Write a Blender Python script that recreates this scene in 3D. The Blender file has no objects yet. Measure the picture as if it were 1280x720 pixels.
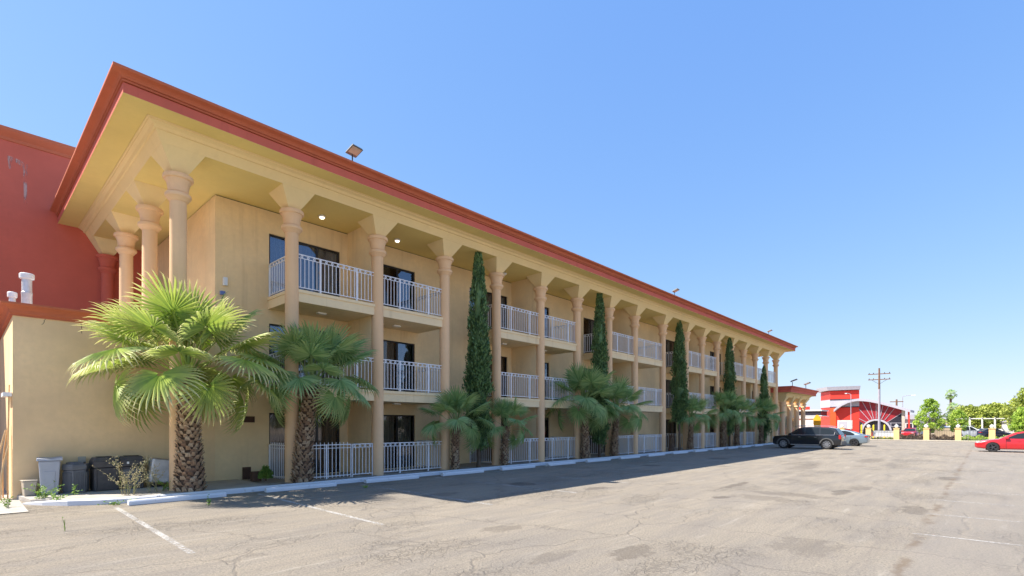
import bpy, bmesh, math, random
import numpy as np
from mathutils import Vector, Matrix, Euler
random.seed(7); np.random.seed(7)
R = math.radians; PI = math.pi
S = bpy.context.scene
COL = S.collection

# ------------------------------------------------------------------ camera
cam = bpy.data.cameras.new('camera'); cam_o = bpy.data.objects.new('camera', cam); COL.objects.link(cam_o)
cam.sensor_width = 36.0; cam.lens = 36.0*641/1280; cam.shift_y = (531-360)/1280
cam.clip_start = 0.1; cam.clip_end = 6000
cam_o.location = (0, 0, 1.9); cam_o.rotation_euler = (R(90), 0, -math.atan2(.734, .679))
S.camera = cam_o
# ------------------------------------------------------------------ light
W = bpy.data.worlds.new("World"); S.world = W; W.use_nodes = True
nt = W.node_tree; nt.nodes.clear()
sky = nt.nodes.new('ShaderNodeTexSky'); sky.sky_type = 'NISHITA'; sky.sun_disc = False
sun_to = Vector((-.595, .52, 1.0)).normalized()
EL = math.asin(sun_to.z); AZ = math.atan2(sun_to.x, sun_to.y)
sky.sun_elevation = EL; sky.sun_rotation = AZ
sky.air_density = 1.0; sky.dust_density = 0.3; sky.ozone_density = 2.4; sky.altitude = 0
bg = nt.nodes.new('ShaderNodeBackground'); bg.inputs['Strength'].default_value = 0.10
wo = nt.nodes.new('ShaderNodeOutputWorld')
# film-like tone of the clear sky: each channel gently compressed over the whole dome
sp = nt.nodes.new('ShaderNodeSeparateColor'); cb = nt.nodes.new('ShaderNodeCombineColor'); nt.links.new(sky.outputs[0], sp.inputs[0])
for ch, (ref, val, pw) in enumerate(((1.05, .90, .72), (1.77, 1.80, .52), (3.25, 3.75, .20))):
    a_ = nt.nodes.new('ShaderNodeMath'); a_.operation = 'DIVIDE'; a_.inputs[1].default_value = ref; nt.links.new(sp.outputs[ch], a_.inputs[0])
    b_ = nt.nodes.new('ShaderNodeMath'); b_.operation = 'POWER'; b_.inputs[1].default_value = pw; nt.links.new(a_.outputs[0], b_.inputs[0])
    c_ = nt.nodes.new('ShaderNodeMath'); c_.operation = 'MULTIPLY'; c_.inputs[1].default_value = val; nt.links.new(b_.outputs[0], c_.inputs[0]); nt.links.new(c_.outputs[0], cb.inputs[ch])
nt.links.new(cb.outputs[0], bg.inputs[0]); nt.links.new(bg.outputs[0], wo.inputs[0])
sl = bpy.data.lights.new('sun', 'SUN'); sl.energy = 4.0; sl.angle = R(0.5); sl.color = (1.0, .93, .82)
so = bpy.data.objects.new('sun', sl); COL.objects.link(so)
so.rotation_euler = sun_to.to_track_quat('Z', 'Y').to_euler(); so.location = (0, 0, 60)
S.view_settings.view_transform = 'Standard'; S.view_settings.look = 'None'
S.view_settings.gamma = 1.0; S.view_settings.exposure = 1.38
S.view_settings.use_curve_mapping = False
S.cycles.max_bounces = 7; S.cycles.transparent_max_bounces = 8

# ------------------------------------------------------------------ materials
def newmat(name):
    m = bpy.data.materials.new(name); m.use_nodes = True
    n = m.node_tree; p = n.nodes['Principled BSDF']
    return m, n, p
def nd(n, t, **kw):
    x = n.nodes.new(t)
    for k, v in kw.items():
        if k in x.inputs: x.inputs[k].default_value = v
        else: setattr(x, k, v)
    return x
def lk(n, a, b): n.links.new(a, b)
def pos(n, scale=(1,1,1), rot=(0,0,0)):
    g = nd(n, 'ShaderNodeNewGeometry'); m = nd(n, 'ShaderNodeMapping')
    m.inputs['Scale'].default_value = scale; m.inputs['Rotation'].default_value = rot
    lk(n, g.outputs['Position'], m.inputs['Vector']); return m.outputs['Vector']
def noise(n, vec, scale, detail=4, rough=.55):
    x = nd(n, 'ShaderNodeTexNoise'); x.inputs['Scale'].default_value = scale
    x.inputs['Detail'].default_value = detail; x.inputs['Roughness'].default_value = rough
    lk(n, vec, x.inputs['Vector']); return x.outputs['Fac']
def ramp(n, fac, pts):
    r = nd(n, 'ShaderNodeValToRGB'); e = r.color_ramp.elements
    while len(e) < len(pts): e.new(.5)
    for el, (p, c) in zip(e, pts):
        el.position = p; el.color = (c[0], c[1], c[2], 1) if not isinstance(c, (int, float)) else (c, c, c, 1)
    lk(n, fac, r.inputs[0]); return r.outputs[0]
def mixc(n, fac, a, b, mode='MIX'):
    x = nd(n, 'ShaderNodeMix', data_type='RGBA', blend_type=mode)
    for s, v in ((x.inputs[0], fac), (x.inputs[6], a), (x.inputs[7], b)):
        if isinstance(v, (int, float)): s.default_value = v
        elif isinstance(v, tuple): s.default_value = (v[0], v[1], v[2], 1)
        else: lk(n, v, s)
    return x.outputs[2]
def math_(n, op, a, b=None, clamp=False):
    x = nd(n, 'ShaderNodeMath', operation=op, use_clamp=clamp)
    for i, v in enumerate((a, b)):
        if v is None: continue
        if isinstance(v, (int, float)): x.inputs[i].default_value = v
        else: lk(n, v, x.inputs[i])
    return x.outputs[0]
def bump(n, p, h, strength=.3, dist=.01):
    b = nd(n, 'ShaderNodeBump'); b.inputs['Strength'].default_value = strength; b.inputs['Distance'].default_value = dist
    lk(n, h, b.inputs['Height']); lk(n, b.outputs[0], p.inputs['Normal'])
def sc(c, k): return tuple(min(1, v*k) for v in c)

def stucco(name, c, var=.12, streak=.10, rough=.92, bs=.35):
    m, n, p = newmat(name); v = pos(n)
    a = noise(n, v, .55, 5); b = noise(n, v, 7, 4); s = noise(n, pos(n, (3.5, 3.5, .22)), 1.2, 4)
    col = mixc(n, ramp(n, a, [(.3, 0), (.7, 1)]), sc(c, 1-var), sc(c, 1+var*.7))
    col = mixc(n, ramp(n, b, [(.35, 0), (.65, .35)]), col, sc(c, 1-var*.8))
    col = mixc(n, ramp(n, s, [(.56, 0), (.8, streak*3)]), col, sc((c[0]*.9, c[1]*.85, c[2]*.8), .75))
    lk(n, col, p.inputs['Base Color']); p.inputs['Roughness'].default_value = rough
    bump(n, p, noise(n, v, 90, 3), bs, .006); return m
def plain(name, c, rough=.5, metal=0, var=.0, spec=.5, vs=6):
    m, n, p = newmat(name)
    if var:
        col = mixc(n, ramp(n, noise(n, pos(n), vs, 4), [(.3, 0), (.7, 1)]), sc(c, 1-var), sc(c, 1+var)); lk(n, col, p.inputs['Base Color'])
    else: p.inputs['Base Color'].default_value = (*c, 1)
    p.inputs['Roughness'].default_value = rough; p.inputs['Metallic'].default_value = metal
    p.inputs['Specular IOR Level'].default_value = spec; return m

M = {}
M['wall'] = stucco('tan_stucco', (.87, .655, .375), .17, .16)
M['annex'] = stucco('brown_tan_stucco', (.87, .62, .35), .19, .05)
M['beam'] = stucco('cream_stucco', (.87, .67, .35), .06, .05)
M['soffit'] = stucco('yellow_soffit_stucco', (.82, .635, .235), .08, 0)
M['column'] = stucco('apricot_stucco', (.85, .56, .325), .09, .12, bs=.7)
M['slab'] = stucco('pale_cream_stucco', (.88, .68, .41), .08, .2)
M['redwall'] = stucco('brick_red_stucco', (.61, .135, .088), .12, .04)
M['redband'] = stucco('weathered_red_paint', (.61, .135, .088), .12, .15)
M['crown'] = stucco('orange_red_paint', (.54, .145, .07), .12, .12)
M['white'] = plain('white_painted_metal', (.78, .78, .82), .45, 0, .05)
M['white2'] = plain('white_plastic', (.75, .76, .78), .4)
M['frame'] = plain('dark_bronze_frame', (.018, .014, .014), .4)
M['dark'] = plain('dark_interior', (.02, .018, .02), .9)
M['galv'] = plain('galvanised_sheet', (.62, .63, .66), .42, .35, .15)
M['floor_in'] = plain('concrete_patio', (.30, .27, .23), .9, 0, .12)
M['trunkin'] = plain('palm_trunk_core', (.10, .06, .038), .95, 0, .35)
M['soil'] = plain('dark_bed_soil', (.085, .065, .05), 1, 0, .35)
M['tyre'] = plain('tyre_rubber', (.018, .018, .02), .8)
M['rim'] = plain('silver_alloy', (.55, .55, .58), .3, .8)
M['rimdark'] = plain('dark_grey_alloy', (.10, .10, .11), .35, .7)
M['chrome'] = plain('bright_trim', (.6, .6, .62), .25, .9)
M['cargl'] = plain('tinted_car_glass', (.02, .025, .03), .06, 0, 0, .35)
M['cladding'] = plain('grey_cladding', (.10, .10, .10), .6)
M['redlens'] = plain('red_lens', (.45, .02, .02), .2)
M['clearlens'] = plain('clear_lens', (.6, .6, .6), .12)
def carpaint(name, c, metal=.3):
    m, n, p = newmat(name); p.inputs['Base Color'].default_value = (*c, 1); p.inputs['Metallic'].default_value = metal
    p.inputs['Roughness'].default_value = .32; p.inputs['Coat Weight'].default_value = 1; p.inputs['Coat Roughness'].default_value = .04; return m
M['carblack'] = carpaint('black_blue_paint', (.008, .010, .016)); M['carsilver'] = carpaint('pale_silver_blue_paint', (.24, .31, .37), .5)
M['carred'] = carpaint('bright_red_paint', (.55, .012, .02), .2); M['carwhite'] = carpaint('white_car_paint', (.75, .76, .78), 0)
M['carblue'] = carpaint('navy_car_paint', (.02, .03, .09))
M['redsign'] = plain('bright_red_panel', (.72, .035, .02), .5, 0, .05)
M['orangered'] = plain('orange_red_panel', (.85, .09, .02), .5, 0, .04)
M['burgundy'] = plain('burgundy_panel', (.30, .012, .022), .5, 0, .08)
M['lilac'] = plain('pale_grey_cladding', (.42, .41, .47), .5, 0, .05)
M['whiteb'] = plain('white_building_paint', (.62, .61, .59), .7, 0, .04)
M['glassd'] = plain('dark_shop_glass', (.03, .03, .045), .1, 0, 0, .8)
M['yellow'] = plain('yellow_safety_paint', (.85, .62, .02), .5)
M['orange'] = plain('amber_sign_sheet', (.90, .42, .02), .5)
M['pillar'] = stucco('yellow_cream_pillar', (.74, .52, .24), .08, .1)
M['iron'] = plain('black_iron', (.02, .02, .022), .6)
M['globe'] = plain('milky_globe', (.85, .85, .83), .25)
M['wood'] = plain('weathered_pole_wood', (.20, .11, .07), .9, 0, .25)
M['polepale'] = plain('pale_pole_sleeve', (.36, .33, .38), .7, 0, .1)
M['bark'] = plain('grey_brown_bark', (.12, .085, .06), .95, 0, .3)
M['plank'] = plain('bare_lumber', (.62, .42, .22), .8, 0, .15)
M['beige'] = plain('beige_plastic', (.42, .37, .30), .5, 0, .05)
M['greyplastic'] = plain('light_grey_plastic', (.36, .38, .44), .45, 0, .05)
M['binslate'] = plain('slate_grey_plastic', (.12, .125, .14), .6, 0, .12)
M['binblack'] = plain('charcoal_bin_plastic', (.075, .068, .07), .55, 0, .2)
M['cart'] = plain('dented_grey_metal', (.33, .34, .38), .38, .5, .12)
M['brownvent'] = plain('rust_brown_vent', (.10, .05, .03), .8, 0, .2)
M['blueband'] = plain('faded_blue_band', (.12, .18, .42), .5)
M['drystem'] = plain('dry_weed_stem', (.30, .27, .14), .9)
M['seed'] = plain('straw_seed_heads', (.55, .46, .26), .9)

def emis(name, c, s):
    m, n, p = newmat(name); p.inputs['Base Color'].default_value = (*c, 1)
    p.inputs['Emission Color'].default_value = (*c, 1); p.inputs['Emission Strength'].default_value = s; return m
M['lit'] = emis('lit_bulb', (1, .85, .6), 1.1)

def glass_mat():
    m, n, p = newmat('blue_tinted_glass'); out = n.nodes['Material Output']
    p.inputs['Base Color'].default_value = (.05, .07, .11, 1); p.inputs['Roughness'].default_value = .02
    g = nd(n, 'ShaderNodeBsdfGlossy'); g.inputs['Roughness'].default_value = .01; g.inputs['Color'].default_value = (.62, .70, .86, 1)
    t = nd(n, 'ShaderNodeBsdfTransparent'); t.inputs['Color'].default_value = (.55, .58, .62, 1)
    b = nd(n, 'ShaderNodeBump'); b.inputs['Strength'].default_value = .06; b.inputs['Distance'].default_value = .05
    lk(n, noise(n, pos(n), 1.3, 2), b.inputs['Height']); lk(n, b.outputs[0], g.inputs['Normal'])
    mx = nd(n, 'ShaderNodeMixShader'); mx.inputs[0].default_value = .17
    lk(n, t.outputs[0], mx.inputs[1]); lk(n, g.outputs[0], mx.inputs[2]); lk(n, mx.outputs[0], out.inputs['Surface']); return m
M['glass'] = glass_mat()
def glass_clear():
    m, n, p = newmat('screened_glass'); out = n.nodes['Material Output']
    g = nd(n, 'ShaderNodeBsdfGlossy'); g.inputs['Roughness'].default_value = .03; g.inputs['Color'].default_value = (.7, .72, .8, 1)
    t = nd(n, 'ShaderNodeBsdfTransparent'); t.inputs['Color'].default_value = (.62, .60, .57, 1)
    mx = nd(n, 'ShaderNodeMixShader'); mx.inputs[0].default_value = .08
    lk(n, t.outputs[0], mx.inputs[1]); lk(n, g.outputs[0], mx.inputs[2]); lk(n, mx.outputs[0], out.inputs['Surface']); return m
M['screen'] = glass_clear()
def curtain_mat(name, c):
    m, n, p = newmat(name)
    w = nd(n, 'ShaderNodeTexNoise'); w.inputs['Scale'].default_value = 9; lk(n, pos(n, (1, 1, .03)), w.inputs['Vector'])
    lk(n, mixc(n, ramp(n, w.outputs[0], [(.35, 0), (.65, 1)]), sc(c, .7), sc(c, 1.25)), p.inputs['Base Color']); p.inputs['Roughness'].default_value = .9; return m
M['curtain'] = curtain_mat('brown_curtain', (.60, .48, .38)); M['curtainw'] = curtain_mat('pale_curtain', (.82, .80, .78))

def leaf_mat(name, c1, c2, dry=(.55, .42, .16), trans=.4, ns=2.0):
    m, n, p = newmat(name); out = n.nodes['Material Output']
    g = nd(n, 'ShaderNodeNewGeometry'); a = noise(n, pos(n), ns, 3)
    f = math_(n, 'ADD', math_(n, 'MULTIPLY', a, .75), math_(n, 'MULTIPLY', g.outputs['Random Per Island'], .6))
    col = mixc(n, ramp(n, f, [(.38, 0), (.88, 1)]), c1, c2)
    at = nd(n, 'ShaderNodeAttribute', attribute_name='dry'); 
    col = mixc(n, at.outputs['Fac'], col, dry)
    lk(n, col, p.inputs['Base Color']); p.inputs['Roughness'].default_value = .5; p.inputs['Specular IOR Level'].default_value = .35
    t = nd(n, 'ShaderNodeBsdfTranslucent'); lk(n, mixc(n, .25, col, (.45, .62, .10), 'MIX'), t.inputs['Color'])
    mx = nd(n, 'ShaderNodeMixShader'); mx.inputs[0].default_value = trans
    lk(n, p.outputs[0], mx.inputs[1]); lk(n, t.outputs[0], mx.inputs[2]); lk(n, mx.outputs[0], out.inputs['Surface']); return m
M['palm_sun'] = leaf_mat('sunlit_palm_leaf', (.15, .27, .045), (.40, .52, .09), (.80, .68, .38), .36)  # leaf copy for the sunlit palm, yellow cast of the sun put into its colour
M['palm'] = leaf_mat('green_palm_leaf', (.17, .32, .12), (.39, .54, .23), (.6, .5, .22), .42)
M['cypress'] = leaf_mat('deep_green_cypress', (.030, .075, .030), (.17, .28, .10), (.05, .04, .02), .12, 5)
M['tree'] = leaf_mat('bright_tree_leaf', (.20, .34, .05), (.48, .62, .10), (.05, .04, .02), .35, 1)
M['tree2'] = leaf_mat('olive_tree_leaf', (.20, .26, .05), (.46, .50, .10), (.05, .04, .02), .3, .6)
M['weed'] = leaf_mat('weed_leaf', (.10, .22, .04), (.28, .42, .08), (.6, .5, .25), .3, 3)
M['hazytree'] = leaf_mat('far_tree_leaf', (.09, .13, .07), (.17, .22, .11), (.05, .04, .02), .2, .1)

def bootmat():
    m, n, p = newmat('palm_leaf_bases'); g = nd(n, 'ShaderNodeNewGeometry')
    lk(n, mixc(n, noise(n, pos(n), 30, 3), ramp(n, g.outputs['Random Per Island'], [(0, (.26, .14, .08)), (.5, (.56, .36, .20)), (1, (.82, .64, .44))]), (.16, .11, .08), 'MIX'), p.inputs['Base Color'])
    p.inputs['Roughness'].default_value = .9; return m
M['boot'] = bootmat()

def paint_worn(name, c, under, amt=.5, scale=9):
    m, n, p = newmat(name); v = pos(n)
    f = math_(n, 'ADD', math_(n, 'MULTIPLY', noise(n, v, scale, 6, .7), .6), math_(n, 'MULTIPLY', noise(n, v, scale*.15, 3), .4))
    lk(n, mixc(n, ramp(n, f, [(amt, 0), (amt+.10, 1)]), c, under), p.inputs['Base Color']); p.inputs['Roughness'].default_value = .85
    bump(n, p, noise(n, v, 60, 3), .3, .006); return m
M['curb'] = paint_worn('chipped_white_curb_paint', (.66, .67, .71), (.30, .29, .28), .58)
M['kerbraw'] = paint_worn('raw_concrete', (.50, .46, .39), (.38, .34, .29), .5)
M['walk'] = paint_worn('sidewalk_concrete', (.42, .39, .35), (.34, .31, .28), .5, 3)

def line_mat():
    m, n, p = newmat('faded_line_paint'); out = n.nodes['Material Output']; v = pos(n)
    p.inputs['Base Color'].default_value = (.50, .48, .45, 1); p.inputs['Roughness'].default_value = .9
    f = math_(n, 'ADD', math_(n, 'MULTIPLY', noise(n, v, 14, 6, .75), .65), math_(n, 'MULTIPLY', noise(n, v, .9, 3), .35))
    t = nd(n, 'ShaderNodeBsdfTransparent'); mx = nd(n, 'ShaderNodeMixShader')
    lk(n, ramp(n, f, [(.445, .22), (.585, 1)]), mx.inputs[0]); lk(n, p.outputs[0], mx.inputs[1]); lk(n, t.outputs[0], mx.inputs[2])
    lk(n, mx.outputs[0], out.inputs['Surface']); return m
M['line'] = line_mat()

def asphalt():
    m, n, p = newmat('weathered_asphalt'); v = pos(n)
    big = noise(n, pos(n, (.5, 1, 1)), .35, 5, .6); mid = noise(n, pos(n, (.35, 1.2, 1), (0, 0, R(6))), 1.1, 6, .65); fine = noise(n, v, 30, 6, .85)
    grit = nd(n, 'ShaderNodeTexVoronoi'); grit.inputs['Scale'].default_value = 34; lk(n, v, grit.inputs['Vector'])
    col = mixc(n, ramp(n, big, [(.32, 0), (.68, 1)]), (.305, .262, .205), (.36, .308, .238))
    col = mixc(n, ramp(n, mid, [(.36, .8), (.56, 0)]), col, (.265, .235, .20))
    col = mixc(n, ramp(n, fine, [(.38, .95), (.55, 0)]), col, (.15, .134, .115))
    col = mixc(n, ramp(n, grit.outputs['Distance'], [(.08, .5), (.22, 0)]), col, (.50, .46, .39))
    streak = noise(n, pos(n, (.22, 2.2, 1), (0, 0, R(4))), 1.6, 7, .7); col = mixc(n, ramp(n, streak, [(.50, 0), (.66, .55)]), col, (.20, .175, .15)); col = mixc(n, ramp(n, streak, [(.30, .6), (.42, 0)]), col, (.40, .36, .30))
    # pale dusty wheel path and darker seam strip on the far side
    sep = nd(n, 'ShaderNodeSeparateXYZ'); lk(n, v, sep.inputs[0])
    wob = math_(n, 'MULTIPLY', math_(n, 'SUBTRACT', noise(n, pos(n, (.12, .5, 1)), 2, 5), .5), 2.2)
    yy = math_(n, 'ADD', sep.outputs['Y'], wob)
    # crack network
    d = nd(n, 'ShaderNodeTexNoise'); d.inputs['Scale'].default_value = 2.2; d.inputs['Detail'].default_value = 4; lk(n, v, d.inputs['Vector'])
    vv = nd(n, 'ShaderNodeVectorMath', operation='ADD'); sv = nd(n, 'ShaderNodeVectorMath', operation='SCALE'); sv.inputs['Scale'].default_value = .55
    lk(n, d.outputs['Color'], sv.inputs[0]); lk(n, sv.outputs[0], vv.inputs[0]); lk(n, v, vv.inputs[1])
    hs = []
    for s, w, msk, lo in ((.32, .010, 0.0, .5), (3.4, .035, .5, .1), (7.5, .05, .54, .1)):
        c = nd(n, 'ShaderNodeTexVoronoi', feature='DISTANCE_TO_EDGE'); c.inputs['Scale'].default_value = s; lk(n, vv.outputs[0], c.inputs['Vector'])
        f = ramp(n, c.outputs['Distance'], [(w*.3, 1), (w, 0)])
        if msk: f = math_(n, 'MULTIPLY', f, ramp(n, noise(n, pos(n, (.6, 1, 1)), .5, 3), [(msk, 0), (msk+.1, .75)]))
        else: f = math_(n, 'MULTIPLY', f, .6)
        hs.append(f)
    cr = math_(n, 'MAXIMUM', hs[0], math_(n, 'MAXIMUM', hs[1], hs[2]))
    col = mixc(n, math_(n, 'MULTIPLY', cr, .42), col, (.085, .072, .06))
    # oil and damp stains, each with a place and a size of its own
    dn = math_(n, 'MULTIPLY', math_(n, 'SUBTRACT', noise(n, v, 2.6, 7, .75), .5), 5.5)
    st = None
    for (x, y, rx, ry, k) in ((16.75, 5.8, 1.3, .16, .6), (16.9, 3.0, .8, .22, .6), (15.4, 3.85, .45, 1.1, .4), (13.6, 5.1, .35, .22, .65), (14.2, 4.2, .5, .9, .35), (6.84, 3.88, .55, .28, .5), (23.9, .9, .8, .4, .55), (14.5, 1.2, .9, .3, .5),
                         (6.83, 6.52, .5, .3, .4), (5.8, 4.6, .5, .2, .3), (12.3, 10.9, .5, .45, .6), (18.4, 2.8, .8, .3, .4), (12.9, 8.6, .55, .25, .6), (8.9, 10.9, .6, .4, .35), (26, 6, 2.2, .5, .35), (33, 4.5, 2.5, .6, .4), (29, 11, .7, .6, .5), (40, 6.6, 2, .5, .35), (22, 11.5, .5, .5, .55), (9, 2.1, .7, .5, .3)):
        ax = math_(n, 'DIVIDE', math_(n, 'SUBTRACT', sep.outputs['X'], x), rx); ay = math_(n, 'DIVIDE', math_(n, 'SUBTRACT', sep.outputs['Y'], y), ry)
        q = math_(n, 'ADD', math_(n, 'MULTIPLY', ax, ax), math_(n, 'MULTIPLY', ay, ay)); q = math_(n, 'ADD', q, dn)
        q = math_(n, 'MULTIPLY', math_(n, 'MULTIPLY', math_(n, 'SUBTRACT', 1.0, q, True), 2.2, True), k*.85)
        st = q if st is None else math_(n, 'MAXIMUM', st, q)
    col = mixc(n, st, col, (.075, .06, .05))
    # long rust brown seam where two pours of asphalt meet
    sy = math_(n, 'ABSOLUTE', math_(n, 'SUBTRACT', math_(n, 'ADD', sep.outputs['Y'], math_(n, 'MULTIPLY', math_(n, 'SUBTRACT', noise(n, v, 1.6, 6, .7), .5), .5)), .85))
    sm = math_(n, 'MULTIPLY', ramp(n, sy, [(.02, 1), (.10, 0)]), ramp(n, noise(n, v, .8, 3), [(.42, 0), (.55, .75)]))
    col = mixc(n, sm, col, (.16, .115, .075))
    # small dark pits and chips of aggregate
    pt = nd(n, 'ShaderNodeTexVoronoi'); pt.inputs['Scale'].default_value = 9; lk(n, v, pt.inputs['Vector'])
    pm = math_(n, 'MULTIPLY', ramp(n, pt.outputs['Distance'], [(.05, 1), (.13, 0)]), ramp(n, noise(n, v, 1.1, 4), [(.47, 0), (.60, .85)]))
    col = mixc(n, pm, col, (.09, .08, .07))
    # darker repaved strip south of a long seam
    col = mixc(n, ramp(n, math_(n, 'ADD', math_(n, 'MULTIPLY', yy, .2), .4), [(.50, .42), (.62, 0)]), col, (.25, .225, .20))
    lk(n, col, p.inputs['Base Color']); p.inputs['Roughness'].default_value = .93; p.inputs['Specular IOR Level'].default_value = .25
    h = math_(n, 'SUBTRACT', math_(n, 'ADD', math_(n, 'MULTIPLY', fine, .8), math_(n, 'MULTIPLY', noise(n, v, 120, 2), .5)), math_(n, 'MULTIPLY', cr, 1.2))
    bump(n, p, h, .9, .016); return m
M['asphalt'] = asphalt()
M['street'] = plain('street_asphalt', (.23, .22, .21), .9, 0, .1)
M['dirt'] = plain('dry_dirt', (.36, .28, .19), 1, 0, .2, vs=.5)

# ------------------------------------------------------------------ mesh helpers
class MB:
    def __init__(s): s.v = []; s.f = []
    def add(s, vs, fs):
        o = len(s.v); s.v += [tuple(v) for v in vs]; s.f += [tuple(i+o for i in f) for f in fs]; return s
    def box(s, x0, x1, y0, y1, z0, z1, taper=0):
        t = taper
        return s.add([(x0, y0, z0), (x1, y0, z0), (x1, y1, z0), (x0, y1, z0), (x0+t, y0+t, z1), (x1-t, y0+t, z1), (x1-t, y1-t, z1), (x0+t, y1-t, z1)],
                     [(0, 3, 2, 1), (4, 5, 6, 7), (0, 1, 5, 4), (1, 2, 6, 5), (2, 3, 7, 6), (3, 0, 4, 7)])
    def quad(s, a, b, c, d): return s.add([a, b, c, d], [(0, 1, 2, 3)])
    def tube(s, a, b, r0, r1=None, n=8, caps=True):
        r1 = r0 if r1 is None else r1; a = Vector(a); b = Vector(b); d = (b-a).normalized()
        u = d.orthogonal().normalized(); w = d.cross(u); vs = []
        for p, r in ((a, r0), (b, r1)):
            for i in range(n):
                t = 2*PI*i/n; vs.append(p+u*math.cos(t)*r+w*math.sin(t)*r)
        fs = [(i, (i+1) % n, n+(i+1) % n, n+i) for i in range(n)]
        if caps: fs += [tuple(range(n-1, -1, -1)), tuple(range(n, 2*n))]
        return s.add(vs, fs)
    def path(s, pts, rs, n=8):
        for i in range(len(pts)-1): s.tube(pts[i], pts[i+1], rs[i], rs[i+1], n, i in (0, len(pts)-2))
        return s
    def lathe(s, prof, c=(0, 0, 0), n=20, axis='z', caps=True):
        vs = []; m = len(prof)
        for r, z in prof:
            for i in range(n):
                t = 2*PI*i/n; q = (r*math.cos(t), r*math.sin(t), z)
                if axis == 'y': q = (q[0], q[2], q[1])
                vs.append((c[0]+q[0], c[1]+q[1], c[2]+q[2]))
        fs = []
        for j in range(m-1):
            for i in range(n):
                f = (j*n+i, j*n+(i+1) % n, (j+1)*n+(i+1) % n, (j+1)*n+i); fs.append(f if axis == 'z' else f[::-1])
        if not caps: return s.add(vs, fs)
        fs += [tuple(range(n-1, -1, -1)), tuple(range((m-1)*n, m*n))] if axis == 'z' else [tuple(range(n)), tuple(range(m*n-1, (m-1)*n-1, -1))]
        return s.add(vs, fs)
    def prism(s, poly, a, b, axis='y'):
        n = len(poly)
        def P(u, v, w): return {'y': (u, w, v), 'x': (w, u, v), 'z': (u, v, w)}[axis]
        vs = [P(u, v, a) for u, v in poly]+[P(u, v, b) for u, v in poly]
        fs = [tuple(range(n)), tuple(range(2*n-1, n-1, -1))]+[(i, n+i, n+(i+1) % n, (i+1) % n) for i in range(n)]
        return s.add(vs, fs)
    def sphere(s, c, r, n=12, m=8, sz=1):
        return s.lathe([(max(r*math.sin(PI*j/m), .001), -r*sz*math.cos(PI*j/m)) for j in range(m+1)], c, n)
    def loft(s, secs, cap=True):
        n = len(secs[0]); vs = [p for q in secs for p in q]; fs = []
        for j in range(len(secs)-1):
            for i in range(n): fs.append((j*n+i, j*n+(i+1) % n, (j+1)*n+(i+1) % n, (j+1)*n+i))
        if cap: fs += [tuple(range(n-1, -1, -1)), tuple(range((len(secs)-1)*n, len(secs)*n))]
        return s.add(vs, fs)
    def mesh(s, name, mat, smooth=None, recalc=True):
        me = bpy.data.meshes.new(name); me.from_pydata(s.v, [], s.f)
        if recalc:
            b = bmesh.new(); b.from_mesh(me); bmesh.ops.recalc_face_normals(b, faces=b.faces); b.to_mesh(me); b.free()
        if mat: me.materials.append(M[mat] if isinstance(mat, str) else mat)
        if smooth: me.shade_smooth(); me.set_sharp_from_angle(angle=R(smooth))
        me.update(); return me
    def build(s, name, mat, parent=None, smooth=None, kind=None, loc=None, recalc=True):
        return link(name, s.mesh(name, mat, smooth, recalc), parent, kind, loc)
def link(name, me, parent=None, kind=None, loc=None, rot=None, scale=None):
    o = bpy.data.objects.new(name, me); COL.objects.link(o)
    if parent is not None: o.parent = parent
    if kind: o['kind'] = kind
    if loc is not None: o.location = loc
    if rot is not None: o.rotation_euler = rot
    if scale is not None: o.scale = scale if hasattr(scale, '__len__') else (scale,)*3
    return o
def tag(o, label, cat, group=None):
    o['label'] = label; o['category'] = cat
    if group: o['group'] = group
    return o
def thing(name, label, cat, loc=(0, 0, 0), rz=0, group=None):
    o = bpy.data.objects.new(name, None); COL.objects.link(o); o.location = loc; o.rotation_euler = (0, 0, rz)
    o.empty_display_size = .2; return tag(o, label, cat, group)
def bevel(o, w, seg=2):
    m = o.modifiers.new('bevel', 'BEVEL'); m.width = w; m.segments = seg; m.limit_method = 'ANGLE'; return o
def rough_sheet(name, x0, x1, y0, y1, z, mat, kind='structure', parent=None):
    return MB().quad((x0, y0, z), (x1, y0, z), (x1, y1, z), (x0, y1, z)).build(name, mat, parent, kind=kind)

# ------------------------------------------------------------------ the ground
rough_sheet('ground', -2500, 2500, -2500, 2500, -.03, 'dirt')
MB().add([(-60, -70, 0), (76.6, -70, 0), (76.6, 40, 0), (59, 40, 0), (59, 15.26, 0), (-60, 15.26, 0)], [(0, 1, 2, 3, 4, 5)]).build('parking_lot', 'asphalt', kind='structure')
rough_sheet('side_yard', -60, 3.3, 15.2, 60, -.004, 'asphalt')
rough_sheet('street', 84, 96, -400, 400, -.01, 'street')

# paint
def stripe(x0, x1, y0, y1, skew=0):
    MB().quad((x0, y0, .004), (x1, y0, .004), (x1+skew, y1, .004), (x0+skew, y1, .004)).build('parking_line', 'line', kind='structure')
for k in range(16):
    x = 2.35+3.13*k; stripe(x-.05, x+.05, 8.6-.2*(k % 2), 14.7, .12 if k < 3 else 0)
for k in range(18): x = 11.35+2.72*k; stripe(x-.035, x+.035, -4.6, .95)

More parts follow.
